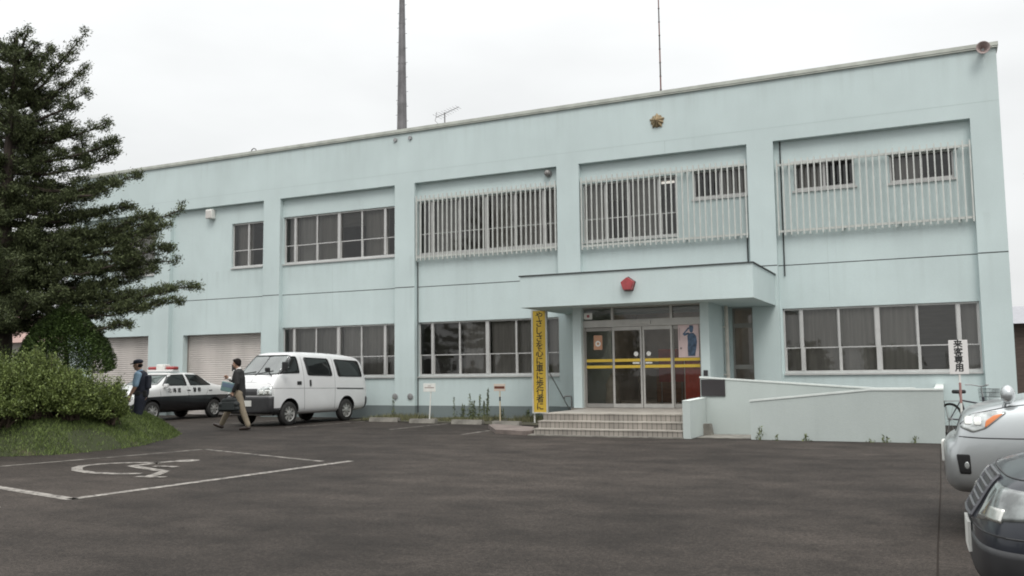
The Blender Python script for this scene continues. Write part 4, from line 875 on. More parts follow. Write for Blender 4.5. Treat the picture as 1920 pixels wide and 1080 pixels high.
me, sb = car_body('body', SS, (1.38, -1.35), .47, [M['silver'], M['dark']], lambda r, i: 0, 3)
link('body', me, None, suv)
for x in (1.38, -1.35):
    for y in (.80, -.80): wheel(suv, x, y, .385, .24, 'alloy')
for s, ax in ((1, 'L'), (-1, 'R')):
    mb = MB(); patch(mb, sb, ax, [(2.255,.905),(2.16,.865),(2.06,.90),(1.90,1.035),(2.00,1.04),(2.18,1.01)], .007, .02, step=.02); h = mb.build('headlight', M['lens'], suv, smooth=True)
    mb = MB(); patch(mb, sb, ax, [(2.07,.905),(1.93,1.02),(2.0,1.005),(2.06,.96)], .011, .012, step=.02); mb.build('indicator', M['amber'], h, smooth=True)
    for cx, cz in ((2.19,.965),(2.12,.96)):
        mb = MB(); patch(mb, sb, ax, [(cx-.026,cz-.035),(cx+.026,cz-.035),(cx+.026,cz+.03),(cx-.026,cz+.03)], .009, .012, step=.02); mb.build('reflector', M['chrome'], h, smooth=True)
    mb = MB(); patch(mb, sb, ax, [(2.29,.69),(2.19,.69),(2.185,.53),(2.27,.53)], .003, .015, step=.02); fo = mb.build('fog_light_recess', M['arch'], suv, smooth=True)
    mb = MB(); patch(mb, sb, ax, [(2.215+.018*math.cos(a), .60+.03*math.sin(a)) for a in np.linspace(0, 2*PI, 13)[:-1]], .005, step=.02); mb.build('fog_light', M['lens'], fo, smooth=True)
gaps(suv, sb, [(ax, l) for ax in ('L','R') for l in ([(2.30,.835),(2.1,.825),(1.85,.825),(1.5,.83)], [(2.28,.905),(2.16,1.015),(1.9,1.075),(1.5,1.13),(1.0,1.17)], [(1.0,1.1),(.95,.6)])])
mb = MB(); grid(mb, sb, 'F', trap(.40, .85, .47, .99), 24, 6, .006); mb.build('front_grille', M['dark'], suv, smooth=True)
mb = MB(); grid(mb, sb, 'F', trap(.17, .57, .17, .74), 6, 3, .03, drop=-.01); mb.build('number_plate', M['plate'], suv)
mb = MB(); grid(mb, sb, 'F', trap(.45, .47, .5, .56), 20, 4, .004); mb.build('lower_intake', M['arch'], suv)
mb = MB(); grid(mb, sb, 'F', trap(.72, 1.26, .58, 1.66), 24, 8, .004); mb.build('windscreen', M['wsglass'], suv, smooth=True)
mb = MB(); mb.sphere((1.89,.80,1.175), (.055,.075,.078), 16); mb.build('wing_mirror', M['silver'], suv, smooth=True); mb = MB(); mb.tube((1.93,.80,1.05),(1.905,.80,1.13),.014); mb.build('mirror_stalk', M['silver'], suv)
for ax in ('L', 'R'):
    for pl in ([(.15,1.58),(-.5,1.60),(-.5,1.20),(.7,1.20)], [(-.6,1.60),(-1.4,1.58),(-1.45,1.20),(-.6,1.20)]): mb = MB(); patch(mb, sb, ax, pl, .004, .04); mb.build('side_window', M['cglass'], suv, smooth=True)
mb = MB(); patch(mb, sb, 'T', [(1.55,.30),(1.55,-.30),(1.05,-.33),(1.05,.33)], .05, .06, drop=.01); mb.build('bonnet_scoop', M['silver'], suv, smooth=True)

# ---- dark car, nearest the camera
drk = thing('parked_car', 'dark navy car with ribbed grille at the lower right edge', 'car', (2.305, 5.67, .004), math.radians(181.5))
DS = [(2.22,.36,.44,.56,.60,.63,.40,.48,.48,.38),(2.17,.31,.46,.61,.66,.69,.58,.66,.65,.52),(2.10,.29,.48,.66,.80,.84,.70,.77,.75,.60),(1.96,.28,.5,.74,.865,.90,.78,.83,.80,.66),(1.7,.28,.52,.83,.92,.955,.80,.85,.82,.70),(1.3,.28,.54,.88,.96,1.0,.80,.86,.83,.70),(.95,.28,.55,.92,1.0,1.05,.80,.86,.83,.70),
      (.1,.28,.55,.98,1.38,1.46,.80,.86,.83,.60),(-.9,.28,.55,.98,1.38,1.46,.80,.86,.83,.60),(-1.7,.3,.55,.96,1.1,1.16,.80,.85,.82,.64),(-2.15,.34,.55,.9,.98,1.0,.76,.82,.8,.66),(-2.25,.4,.55,.8,.85,.88,.68,.74,.72,.6)]
me, db = car_body('body', DS, (1.3, -1.25), .37, [M['navy'], M['dark']], lambda r, i: 0, 3)
link('body', me, None, drk)
for x in (1.3, -1.25):
    for y in (.72, -.72): wheel(drk, x, y, .31, .2, 'alloy')
mb = MB(); grid(mb, db, 'F', trap(.23, .635, .27, .83), 24, 6, .006); gr = mb.build('front_grille', M['dark'], drk, smooth=True)
mb = MB()
for k in range(5): z = .665+.035*k; w_ = .225+.04*k/5; seam(mb, db, 'F', [(-w_,z),(w_,z)], .010, off=.010, step=.03)
seam(mb, db, 'F', [(-.275,.835),(.275,.835),(.235,.63),(-.235,.63),(-.275,.835)], .012, off=.006, step=.03); mb.build('grille_ribs', mat('dull_dark_chrome', (.13,.13,.14), .35, .6), gr)
DP = polar(1.1)
for s in (1, -1):
    mb = MB(); grid(mb, db, DP, lambda u, t: (s*lerp(D_(18), D_(48), u), lerp(lerp(.635, .70, u), lerp(.82, .80, u), t)), 20, 7, .006); h = mb.build('headlight', mat('smoky_headlamp_lens', (.20, .215, .21), .12, .3, coat=1, var=.5, vscale=10), drk, smooth=True)
    mb = MB(); grid(mb, db, DP, lambda u, t: (s*lerp(D_(27), D_(34), u), lerp(.66, .72, t)), 8, 5, .010); mb.build('reflector', M['chrome'], h, smooth=True)
mb = MB(); grid(mb, db, 'F', trap(.17, .43, .17, .585), 6, 3, .02, drop=-.005); mb.build('number_plate', M['plate'], drk)
mb = MB(); grid(mb, db, DP, lambda u, t: (lerp(D_(-42), D_(42), u), lerp(.35, .54, t)), 40, 6, .006); mb.build('bumper_panel', M['dark'], drk, smooth=True)
gaps(drk, db, [(DP, [(D_(-50),.60),(D_(50),.60)]), (DP, [(D_(-55),.86),(D_(-20),.85),(D_(20),.85),(D_(55),.86)])], .005)
mb = MB(); grid(mb, db, 'F', trap(.66, 1.06, .5, 1.40), 24, 8, .004); mb.build('windscreen', M['wsglass'], drk, smooth=True)
for ax in ('L', 'R'):
    for pl in ([(.1,1.36),(-.45,1.37),(-.45,1.02),(.6,1.02)], [(-.55,1.37),(-1.1,1.34),(-1.4,1.02),(-.55,1.02)]): mb = MB(); patch(mb, db, ax, pl, .004, .03); mb.build('side_window', M['cglass'], drk, smooth=True)
# ---- bicycle behind the sign
bk = thing('bicycle', 'dark city bicycle with wire front basket parked against the ramp end', 'bicycle', (.46, 21.6, .004), math.radians(42))
def ring(mb, c, R, r, n=28):
    pts = [(c[0]+R*math.cos(2*PI*k/n), c[1], c[2]+R*math.sin(2*PI*k/n)) for k in range(n+1)]; mb.poly_tube(pts, r, 6)
for x in (-.52, .52):
    mb = MB(); ring(mb, (x,0,.335), .312, .026); w = mb.build('wheel', M['tyre'], bk); mb = MB()
    for k in range(10): a = 2*PI*k/10; mb.tube((x,.0,.335),(x+.3*math.cos(a),0,.335+.3*math.sin(a)),.003,n=4)
    mb.tube((x,-.05,.335),(x,.05,.335),.025); mb.build('spokes', M['steel'], w)
mb = MB(); J = dict(bb=(-.08,0,.29), st=(-.22,0,.72), hd=(.36,0,.78), hl=(.38,0,.62), ra=(-.52,0,.335), fa=(.52,0,.335))
for a, b, r in (('bb','st',.017),('bb','hl',.02),('st','hl',.014),('bb','ra',.012),('st','ra',.010),('hl','hd',.02),('hl','fa',.013)): mb.tube(J[a], J[b], r*1.3)
mb.build('frame', mat('bicycle_frame', (.05,.05,.06), .4), bk)
mb = MB(); mb.tube((-.22,0,.72),(-.25,0,.86),.013); mb.rbox((-.26,0,.9), (.25,.17,.08), .03); mb.build('saddle', M['black'], bk)
mb = MB(); mb.tube((.36,0,.78),(.33,0,1.0),.013); mb.poly_tube([(.18,-.28,1.04),(.28,-.25,1.04),(.33,0,1.0),(.28,.25,1.04),(.18,.28,1.04)], .013); mb.build('handlebar', M['steel'], bk)
mb = MB()
for k in range(9):
    x = .40+.033*k
    for y in (-.16,.16): mb.tube((x,y*.8,.70),(x,y,.95),.0035,n=4)
for z, s_ in ((.70,.8),(.78,.87),(.87,.94),(.95,1)):
    mb.poly_tube([(.40,-.16*s_,z),(.664,-.16*s_,z),(.664,.16*s_,z),(.40,.16*s_,z),(.40,-.16*s_,z)], .004, 4)
for y in np.linspace(-.12,.12,7): mb.tube((.664,y*.8,.70),(.664,y,.95),.0035,n=4); mb.tube((.40,y*.8,.70),(.664,y*.8,.70),.0035,n=4)
mb.build('basket', M['dark'], bk)
mb = MB(); mb.box(-.66,-.30,-.07,.07,.70,.715); mb.tube((-.6,.06,.70),(-.52,.06,.35),.008); mb.build('rear_rack', M['steel'], bk); mb = MB(); mb.poly_tube([(-.5,.05,.33),(-.42,.16,.01)], .01); mb.tube((-.08,-.12,.27),(-.08,.12,.31),.012); mb.rbox((-.08,.14,.22),(.09,.05,.02),.005); mb.build('pedal_stand', M['steel'], bk)
# ------------------------------------------------------------------ people
def capsule(mb, p0, r0, p1, r1, n=14):
    p0, p1 = Vector(p0), Vector(p1); d = p1-p0; L = d.length; d.normalize(); a = d.orthogonal().normalized(); b = d.cross(a)
    rows = [(-r0*math.cos(t), r0*math.sin(t)) for t in np.linspace(0, PI/2, 5)[1:]] + [(L*k/3, r0+(r1-r0)*k/3) for k in (1, 2)] + [(L+r1*math.sin(t), r1*math.cos(t)) for t in np.linspace(0, PI/2, 5)[:-1]]
    V = [p0-d*r0]
    for h, r in rows:
        for k in range(n): t = 2*PI*k/n; V.append(p0+d*h+a*(r*math.cos(t))+b*(r*math.sin(t)))
    V.append(p1+d*r1); m = len(rows); F = [(0, 1+(k+1) % n, 1+k) for k in range(n)]
    for j in range(m-1): F += [(1+j*n+k, 1+j*n+(k+1) % n, 1+(j+1)*n+(k+1) % n, 1+(j+1)*n+k) for k in range(n)]
    F += [(1+(m-1)*n+k, 1+(m-1)*n+(k+1) % n, len(V)-1) for k in range(n)]
    mb.add(V, F)
def chain(mb, pts):
    for (p, r), (q, s) in zip(pts, pts[1:]): capsule(mb, p, r, q, s)
def ell(mb, c, r, rot=None, n=18):
    bm = bmesh.new(); bmesh.ops.create_uvsphere(bm, u_segments=n, v_segments=n*2//3, radius=1)
    R = rot if rot is not None else Matrix.Identity(3)
    for v in bm.verts: v.co = Vector(c)+R@Vector((v.co.x*r[0], v.co.y*r[1], v.co.z*r[2]))
    mb.bm(bm)
def fuse(mb, name, m, parent, vox, sm=4):
    """one continuous surface from the overlapping volumes"""
    me = mb.mesh('tmp'); o = bpy.data.objects.new('tmp', me); COL.objects.link(o)
    r = o.modifiers.new('r', 'REMESH'); r.mode = 'VOXEL'; r.voxel_size = vox; r.use_smooth_shade = True
    s = o.modifiers.new('s', 'SMOOTH'); s.factor = .5; s.iterations = sm
    return link(name, evaluated(o, name), m, parent, True)
def head(mb, c, turn=0, tilt=0):
    R = Matrix.Rotation(turn, 3, 'Z') @ Matrix.Rotation(tilt, 3, 'Y'); c = Vector(c); T = lambda x, y, z: c+R@Vector((x, y, z))
    ell(mb, T(-.008,0,.03), (.093,.074,.098), R); ell(mb, T(.022,0,-.045), (.066,.056,.070), R); ell(mb, T(.055,0,-.088), (.026,.026,.022), R)     # skull, jaw, chin
    capsule(mb, T(.084,0,.012), .009, T(.105,0,-.026), .013); ell(mb, T(.083,0,-.056), (.012,.024,.007), R); ell(mb, T(.080,0,-.069), (.012,.021,.007), R)   # nose, lips
    ell(mb, T(.077,0,.024), (.014,.048,.009), R)                                                                                                            # brow
    for s in (1, -1): ell(mb, T(-.004,s*.076,-.012), (.021,.009,.033), R); ell(mb, T(.060,s*.036,-.03), (.022,.022,.022), R)                                   # ears, cheeks
    return T, R
def eyes(T, parent):
    mb = MB()
    for s in (1, -1): ell(mb, T(.081,s*.031,.004), (.009,.013,.006), None, 10)
    mb.build('eyes', M['ink'], parent, smooth=True)
def hand(mb, w, d, side, curl=.6, roll=None):
    """palm and five bent fingers from the wrist w along direction d"""
    w = Vector(w); d = Vector(d).normalized(); n = Vector(roll or (0, side, 0)); n = (n-d*n.dot(d)).normalized(); t = d.cross(n)
    for k in (-1.5, -.5, .5, 1.5): capsule(mb, w+t*k*.013, .015, w+d*.075+t*k*.019, .0135, 8)
    for k, L in ((-1.5,.058),(-.5,.072),(.5,.078),(1.5,.07)):
        p = w+d*.085+t*k*.020; q = p+(d*math.cos(curl*.6)-n*math.sin(curl*.6))*L*.45; r = q+(d*math.cos(curl*1.4)-n*math.sin(curl*1.4))*L*.35; s = r+(d*math.cos(curl*2.2)-n*math.sin(curl*2.2))*L*.25
        chain(mb, [(p,.0098),(q,.0092),(r,.0085),(s,.0078)])
    p = w+d*.025+t*.030; q = p+(d*.6+t*.7-n*.25).normalized()*.036; r = q+(d*.9+t*.15-n*.4).normalized()*.030; chain(mb, [(p,.013),(q,.011),(r,.009)])

# ---- man in a dark jacket, mid-stride, bag in the near hand
wk = thing('person', 'man in dark jacket and khaki trousers striding past the van with a black bag', 'person', (-16.62, 18.34, .004), math.radians(204)); wk.scale = (1.035,)*3
b = MB(); T, R = head(b, (.085,0,1.665), 0, .05)
chain(b, [((.03,0,1.47),.062),((.055,0,1.56),.056),((.075,0,1.64),.055)])
chain(b, [((0,0,.93),.13),((.01,0,1.1),.125),((.03,0,1.3),.14),((.03,0,1.42),.11)]); chain(b, [((.03,-.15,1.42),.06),((.03,.15,1.42),.06)])
chain(b, [((.03,.17,1.43),.055),((-.02,.235,1.17),.044),((.10,.225,.945),.030)]); hand(b, (.10,.225,.945), (.30,.02,-1), 1, 1.1)
chain(b, [((.03,-.17,1.43),.055),((.10,-.24,1.17),.044),((.33,-.12,1.30),.030)]); hand(b, (.33,-.12,1.30), (.55,.35,.5), -1, .9)
chain(b, [((0,.09,.90),.085),((-.12,.09,.49),.056),((-.27,.10,.10),.038)]); chain(b, [((0,-.09,.90),.085),((.30,-.08,.50),.056),((.47,-.07,.14),.038)])
chain(b, [((-.27,.10,.07),.04),((-.10,.11,.035),.032)]); chain(b, [((.47,-.07,.10),.04),((.63,-.075,.13),.032)])
fuse(b, 'body', M['skin'], wk, .0085, 3); eyes(T, wk)
b = MB(); ell(b, T(-.022,0,.052), (.098,.088,.085), R); ell(b, T(-.06,0,.0), (.055,.080,.075), R); ell(b, T(.045,0,.088), (.045,.07,.035), R)
for s in (1, -1): ell(b, T(-.02,s*.076,.02), (.04,.014,.05), R)
fuse(b, 'hair', M['hair'], wk, .009, 1)
b = MB(); chain(b, [((.01,0,.86),.165),((.0,0,.98),.155),((.01,0,1.12),.15),((.03,0,1.30),.165),((.03,0,1.42),.135)]); chain(b, [((.02,-.165,1.43),.078),((.02,.165,1.43),.078)]); chain(b, [((.0,-.07,.84),.12),((.0,.07,.84),.12)])
chain(b, [((.02,.18,1.43),.078),((-.02,.245,1.17),.062),((.075,.23,.985),.050)]); chain(b, [((.02,-.18,1.43),.078),((.10,-.245,1.17),.062),((.29,-.14,1.275),.050)]); chain(b, [((.02,0,1.47),.085),((.03,0,1.50),.075)])
fuse(b, 'jacket', mat('dark_jacket_cloth', (.022,.021,.021), .85, var=.2, vscale=7), wk, .011, 4)
b = MB(); chain(b, [((.055,-.05,1.50),.038),((.03,0,1.515),.07),((.055,.05,1.50),.038)]); chain(b, [((.13,0,1.46),.05),((.165,0,1.36),.03)]); chain(b, [((.27,-.15,1.265),.052),((.31,-.13,1.29),.046)])
fuse(b, 'shirt', mat('white_shirt', (.70,.68,.66), .8), wk, .010, 2)
b = MB(); chain(b, [((0,-.06,.92),.125),((0,.06,.92),.125)]); chain(b, [((0,.085,.88),.112),((-.115,.09,.49),.083),((-.26,.10,.13),.066)]); chain(b, [((0,-.085,.88),.112),((.30,-.08,.50),.083),((.455,-.07,.17),.066)])
fuse(b, 'trousers', mat('khaki_cotton', (.235,.195,.14), .85, var=.12, vscale=6), wk, .011, 4)
SH = mat('brown_leather_shoe', (.035,.024,.02), .4, spec=.5)
for pts in ([((-.285,.10,.065),.047),((-.17,.105,.05),.048),((-.07,.11,.038),.036)], [((.45,-.07,.085),.047),((.55,-.073,.115),.048),((.65,-.076,.15),.036)]): b = MB(); chain(b, pts); fuse(b, 'shoe', SH, wk, .009, 2)
tag_bag = thing('shoulder_bag', 'black soft travel bag hanging from the striding man', 'bag', (0, 0, 0))
bm_ = Matrix.Rotation(math.radians(204), 3, 'Z'); W_ = lambda p: Vector((-16.62,18.34,.004))+bm_@(Vector(p)*1.035)
tag_bag.location = W_((.17,.265,.46)); tag_bag.rotation_euler = (0,0,math.radians(204))
b = MB(); chain(b, [((-.21,0,.09),.075),((.21,0,.085),.08)]); chain(b, [((-.19,0,.20),.085),((.2,0,.19),.08)]); chain(b, [((-.15,0,.31),.06),((.15,0,.30),.055)]); me_ = fuse(b, 'bag_body', mat('black_nylon', (.016,.02,.02), .7, var=.3, vscale=6), tag_bag, .014, 8); mb = MB()
for y in (.05,-.05): mb.poly_tube([(-.12,y,.36),(-.08,y,.43),(-.02,y*.3,.455),(.04,y,.43),(.1,y,.36)], .011, 6)
mb.build('handles', M['black'], tag_bag); mb = MB(); mb.rbox((0,.09,.16), (.32,.03,.2), .01); mb.build('front_pocket', mat('black_nylon_pocket', (.022,.027,.027), .7), tag_bag)
fo = thing('document_pouch', 'pale blue green document pouch tucked under the striding man\'s arm', 'pouch', (0,0,0)); fo.location = W_((.25,.20,.97)); fo.rotation_euler = (0, math.radians(-12), math.radians(204))
b = MB(); b.rbox((0,0,.12), (.36,.05,.25), .015); b.build('pouch', mat('pale_teal_vinyl', (.17,.27,.27), .4, var=.15), fo); MB().rbox((.0,.027,.16), (.30,.008,.10), .003).build('flap', mat('blue_vinyl', (.14,.19,.26), .4), fo)

# ---- police officer seen from behind, walking left behind the mound
A_ = math.radians(212)
of = thing('person', 'policeman in navy cap and vest over a light blue shirt beside the patrol car', 'person', (-16.98, 15.45, .004), A_); of.scale = (1.03,)*3
b = MB(); T, R = head(b, (.085,0,1.635), 0, .06)
chain(b, [((.03,0,1.45),.064),((.055,0,1.53),.058),((.075,0,1.61),.056)]); chain(b, [((0,0,.93),.135),((.01,0,1.1),.135),((.02,0,1.28),.15),((.02,0,1.40),.115)]); chain(b, [((.02,-.16,1.41),.062),((.02,.16,1.41),.062)])
chain(b, [((.03,.185,1.41),.058),((.06,.25,1.15),.047),((.17,.245,.94),.032)]); hand(b, (.17,.245,.94), (.35,.0,-1), 1, 1.1)
chain(b, [((.03,-.185,1.41),.058),((.0,-.25,1.15),.047),((.10,-.245,.93),.032)]); hand(b, (.10,-.245,.93), (.35,.0,-1), -1, .7)
chain(b, [((0,.09,.90),.09),((.05,.09,.49),.06),((-.05,.10,.10),.042)]); chain(b, [((0,-.09,.90),.09),((.08,-.09,.49),.06),((.14,-.09,.10),.042)]); chain(b, [((-.05,.10,.06),.04),((.10,.11,.035),.032)]); chain(b, [((.14,-.09,.06),.04),((.29,-.10,.035),.032)])
fuse(b, 'body', M['skin'], of, .0085, 3); eyes(T, of)
b = MB(); ell(b, T(-.035,0,-.01), (.072,.079,.06), R); fuse(b, 'hair', M['hair'], of, .009, 1)
b = MB(); ell(b, T(-.012,0,.075), (.112,.098,.062), R); ell(b, T(.0,0,.045), (.104,.088,.03), R); chain(b, [(T(.10,-.035,.042),.012),(T(.165,0,.028),.010),(T(.10,.035,.042),.012)]); ell(b, T(.115,0,.038), (.055,.06,.010), R)
NAVY = mat('navy_uniform_cloth', (.017,.02,.034), .8, var=.2, vscale=6); fuse(b, 'cap', NAVY, of, .009, 2)
b = MB(); chain(b, [((0,0,1.0),.148),((.01,0,1.15),.15),((.02,0,1.28),.165),((.02,0,1.40),.13)]); chain(b, [((.02,-.17,1.41),.078),((.02,.17,1.41),.078)]); chain(b, [((.03,.19,1.41),.080),((.055,.245,1.19),.070)]); chain(b, [((.03,-.19,1.41),.080),((.005,-.245,1.19),.070)]); chain(b, [((.02,0,1.44),.082),((.04,0,1.49),.07)])
fuse(b, 'shirt', mat('light_blue_shirt', (.24,.36,.47), .8, var=.08), of, .011, 3)
b = MB(); chain(b, [((-.015,0,1.02),.165),((-.01,0,1.15),.165),((-.005,0,1.30),.178),((-.005,0,1.38),.14)]); chain(b, [((-.005,-.10,1.42),.085),((-.005,.10,1.42),.085)]); b.rbox((-.16,0,1.25), (.07,.28,.30), .02)
fuse(b, 'vest', NAVY, of, .012, 3)
b = MB(); b.rbox((.02,.17,1.0), (.10,.06,.10), .015); b.rbox((-.12,.12,.99), (.08,.07,.13), .015); b.rbox((-.05,-.17,.97), (.12,.06,.18), .02); b.lathe([(.155,-.03),(.17,-.03),(.17,.03),(.155,.03)], (0,0,.99), 'z', 24); b.build('duty_belt', M['black'], of)
b = MB(); chain(b, [((0,-.06,.93),.13),((0,.06,.93),.13)]); chain(b, [((0,.09,.88),.118),((.05,.09,.49),.088),((-.045,.10,.13),.07)]); chain(b, [((0,-.09,.88),.118),((.08,-.09,.49),.088),((.135,-.09,.13),.07)]); fuse(b, 'trousers', NAVY, of, .012, 3)
for pts in ([((-.06,.10,.06),.05),((.08,.11,.04),.04)], [((.13,-.09,.06),.05),((.28,-.10,.04),.04)]): b = MB(); chain(b, pts); fuse(b, 'shoe', M['black'], of, .010, 2)
R_ = Matrix.Rotation(A_, 3, 'Z'); W2 = lambda p: Vector((-16.98,15.45,.004))+R_@(Vector(p)*1.03)
t = thing('bag', 'black holdall with a grey cloth over it in the policeman\'s hand', 'bag', W2((.30,.27,.48)), A_)
b = MB(); b.rbox((.04,0,.13), (.50,.20,.26), .07); fuse(b, 'bag_body', M['black'], t, .016, 4); b = MB(); b.prism([(-.12,.40),(-.06,.42),(.04,.34),(.26,.27),(.28,.24),(.02,.28),(-.14,.34)], 'xz', -.11, .11); fuse(b, 'cloth', mat('grey_cloth', (.20,.195,.18), .9, var=.15), t, .012, 3); b = MB(); b.poly_tube([(-.08,.0,.26),(-.06,0,.40),(.02,0,.40),(.06,0,.26)], .012); b.build('handle', M['black'], t)
# ------------------------------------------------------------------ plants
def leaf_quads(C, L, W, D=None, spread=1.0, fold=True):
    """C (n,3) centres; leaf length L, width W arrays; random or given direction"""
    n = len(C); d = RNG.normal(0, 1, (n, 3)) if D is None else D+RNG.normal(0, spread, (n, 3))
    d /= np.linalg.norm(d, axis=1)[:,None]; r = RNG.normal(0, 1, (n, 3)); s = np.cross(d, r); s /= np.linalg.norm(s, axis=1)[:,None]
    a = d*L[:,None]/2; b = s*W[:,None]/2
    return np.stack([C-a, C+b*1.0-a*.1, C+a, C-b*1.0-a*.1], 1)

# ---- tall conifer
TB = Vector((-18.72, 13.07, .55)); RT = np.array([.903, .430, 0.]); FWD = np.array([-.43, .903, 0])
fir = thing('conifer_tree', 'tall dark layered conifer on the grass mound at the left edge', 'tree', TB)
foli = []; wood = MB()
lean = lambda z: np.array([.02*z+.05*math.sin(z*.9), .02*math.sin(z*1.3), 0])
prev = None
for k in range(20):
    z = -.2+k*.46; r = .24*(1-max(z, 0)/9.0)**.8+.012; p = Vector(lean(z))+Vector((0,0,z))
    if prev: wood.tube(prev[0], p, prev[1], r, 10, cap=False)
    prev = (p, r)
def branch(z0, az, L, rise, dens=1.0, thick=.04, wide=.42):
    """a limb leaving the trunk at height z0 with flat sprays on both sides"""
    d = np.array([math.cos(az), math.sin(az), 0]); s = np.array([-d[1], d[0], 0]); p0 = lean(z0)+np.array([0,0,z0]); n = max(4, int(L/.28)); pts = []
    ph = RNG.uniform(0, 6); 
    for i in range(n+1):
        t = i/n; sag = -.10*L*math.sin(PI*min(1, t*1.05))*.6; pts.append(p0+d*L*t+s*(.06*L*math.sin(2.2*t+ph)*t)+np.array([0,0,rise*t**1.3+sag+.03*RNG.normal()]))
    for i in range(n): wood.tube(pts[i], pts[i+1], thick*(1-i/n)+.008, thick*(1-(i+1)/n)+.008, 6, cap=False)
    m = int(L*12.5*dens)
    for t in np.clip(RNG.beta(1.25, .95, m), .08, 1):
        i = min(n-1, int(t*n)); q = pts[i]+(pts[i+1]-pts[i])*(t*n-i); sd = RNG.choice([-1, 1]); w = wide*(1.08-t)*RNG.uniform(.35, 1.0)*min(1, L/2.2)+.07
        dirv = d*RNG.uniform(.35, .95)+s*sd*RNG.uniform(.5, 1)+np.array([0,0,RNG.normal(.20, .24)]); dirv /= np.linalg.norm(dirv); w *= 1.4
        wood.tube(q, q+dirv*w, .010, .004, 4, cap=False)
        for u in np.arange(.12, w+.05, .13):
            k = int(RNG.uniform(26, 80)); c = q+dirv*u+RNG.normal(0, .025, 3)+RNG.normal(0, 1, (k, 3))*np.array([.060,.060,.042])+np.array([0,0,.03])
            foli.append((c, np.tile(dirv*.7+np.array([0,0,.45]), (k, 1))))
    k = int(70); c = pts[-1]+RNG.normal(0, .055, (k, 3)); foli.append((c, np.tile(d*.9+np.array([0,0,.3]), (k, 1))))
def to_px(px, py, z0, dens=1., wide=.45, thick=.045):     # a limb whose tip stands px metres to the right of the trunk at height py
    branch(z0, math.atan2(RT[1], RT[0])+RNG.normal(0, .10), px, py-z0, dens, thick, wide)
zz = TB.z
for L, zt, z0 in ((.10,9.28,8.5),(.55,8.85,8.0),(1.42,9.16,7.75),(1.05,8.75,7.6),(1.50,8.35,7.45),(1.0,8.0,7.1),(1.55,7.80,7.1),(2.0,7.1,6.7),(2.35,6.62,6.3),(2.2,6.3,6.0),(2.75,5.86,5.7),(2.5,5.55,5.4),(2.6,5.22,5.15),(1.9,5.0,4.9),(3.70,5.08,4.5),(3.1,5.02,4.5),(3.4,4.72,4.2),(3.3,4.45,4.1),(3.5,4.05,3.9),(3.2,3.75,3.5),(3.6,3.25,3.2),(3.0,4.7,4.3),(3.62,4.22,4.0),(2.9,4.0,3.7),(4.1,3.42,3.3),(3.9,3.05,3.1),(3.2,2.85,2.9),(2.9,2.5,2.6)):
    to_px(L+.17, zt-zz, z0-zz, 1.15, .50)
Lz = lambda z: float(np.interp(z+zz, [2.3,3.2,4.2,5.2,6.0,7.2,8.0,8.6,9.2], [2.6,3.7,3.3,3.1,2.5,1.8,1.45,1.0,.4]))
z = 2.0
while z < 8.3:
    for k in range(5 if z > 1.5 else 4):
        az = RNG.uniform(0, 2*PI); x = math.cos(az-math.atan2(RT[1], RT[0])); L = Lz(z)*RNG.uniform(.60, .93)*(1 if x < .55 else .85)
        branch(z+RNG.uniform(-.15, .15), az, max(.3, L), .10*L+(.45*L if z > 7 else 0)*RNG.uniform(.4,1)+RNG.normal(0, .1), .95)
    if z > 2.6:
        for k in range(5): branch(z+RNG.uniform(-.2, .2), RNG.uniform(0, 2*PI), RNG.uniform(.35, .9), RNG.uniform(.05, .35), 1.6, .02)
    z += .46
C = np.concatenate([f[0] for f in foli]); D = np.concatenate([f[1] for f in foli]); n = len(C)
V = leaf_quads(C, RNG.uniform(.045, .095, n), RNG.uniform(.012, .026, n), D, .55)
link('crown', quads_mesh('crown', V), mat('conifer_needles', (.046, .058, .027), .65, island=.5, col2=(.08,.097,.042), spec=.25), fir)
wood.build('trunk', mat('conifer_bark', (.055, .042, .034), .95, var=.3, vscale=6, vstretch=(1,1,.25), bump=.8, bscale=18), fir)

def shrub(name, label, cat, loc, rx, ry, h, n_shoot, leafn, col, col2, lsize=(.05,.09), group=None, base=.15, ratio=.42, up=.5, tall=.36, island=.5):
    t = thing(name, label, cat, loc, 0, group); cs, ds = [], []; w = MB()
    for k in range(n_shoot):
        a = RNG.uniform(0, 2*PI); e = math.asin(RNG.uniform(.02, 1)) ; R_ = RNG.uniform(.72, 1.03)
        tip = np.array([rx*math.cos(a)*math.cos(e)*R_, ry*math.sin(a)*math.cos(e)*R_, base+(h-base)*math.sin(e)*R_+RNG.random()**3*tall])
        root = np.array([RNG.normal(0, rx*.18), RNG.normal(0, ry*.18), 0]); mid = root*.4+tip*.6+np.array([0,0,.08])
        if k % 4 == 0: w.tube(root, mid, .014, .008, 5, cap=False); w.tube(mid, tip, .008, .003, 5, cap=False)
        tt = RNG.uniform(.40, 1.0, leafn)[:,None]**.6; p = np.where(tt < .6, root+(mid-root)*tt/.6, mid+(tip-mid)*(tt-.6)/.4)
        d = tip-mid; d /= np.linalg.norm(d); cs.append(p+RNG.normal(0, .038, (leafn, 3))); ds.append(np.tile(d*.5+np.array([0,0,up]), (leafn, 1)))
    C = np.concatenate(cs); D = np.concatenate(ds); n = len(C); L = RNG.uniform(*lsize, n)
    link('foliage', quads_mesh('foliage', leaf_quads(C, L, L*ratio, D, .55)), mat(name+'_leaf', col, .55, island=island, col2=col2, spec=.35), t)
    w.build('stems', mat(name+'_stem', (.07,.05,.035), .9), t); return t
def mh(x, y): return float(mound_h(np.array(x), np.array(y)))-.02
LG, LG2 = (.06, .092, .022), (.14, .178, .05)
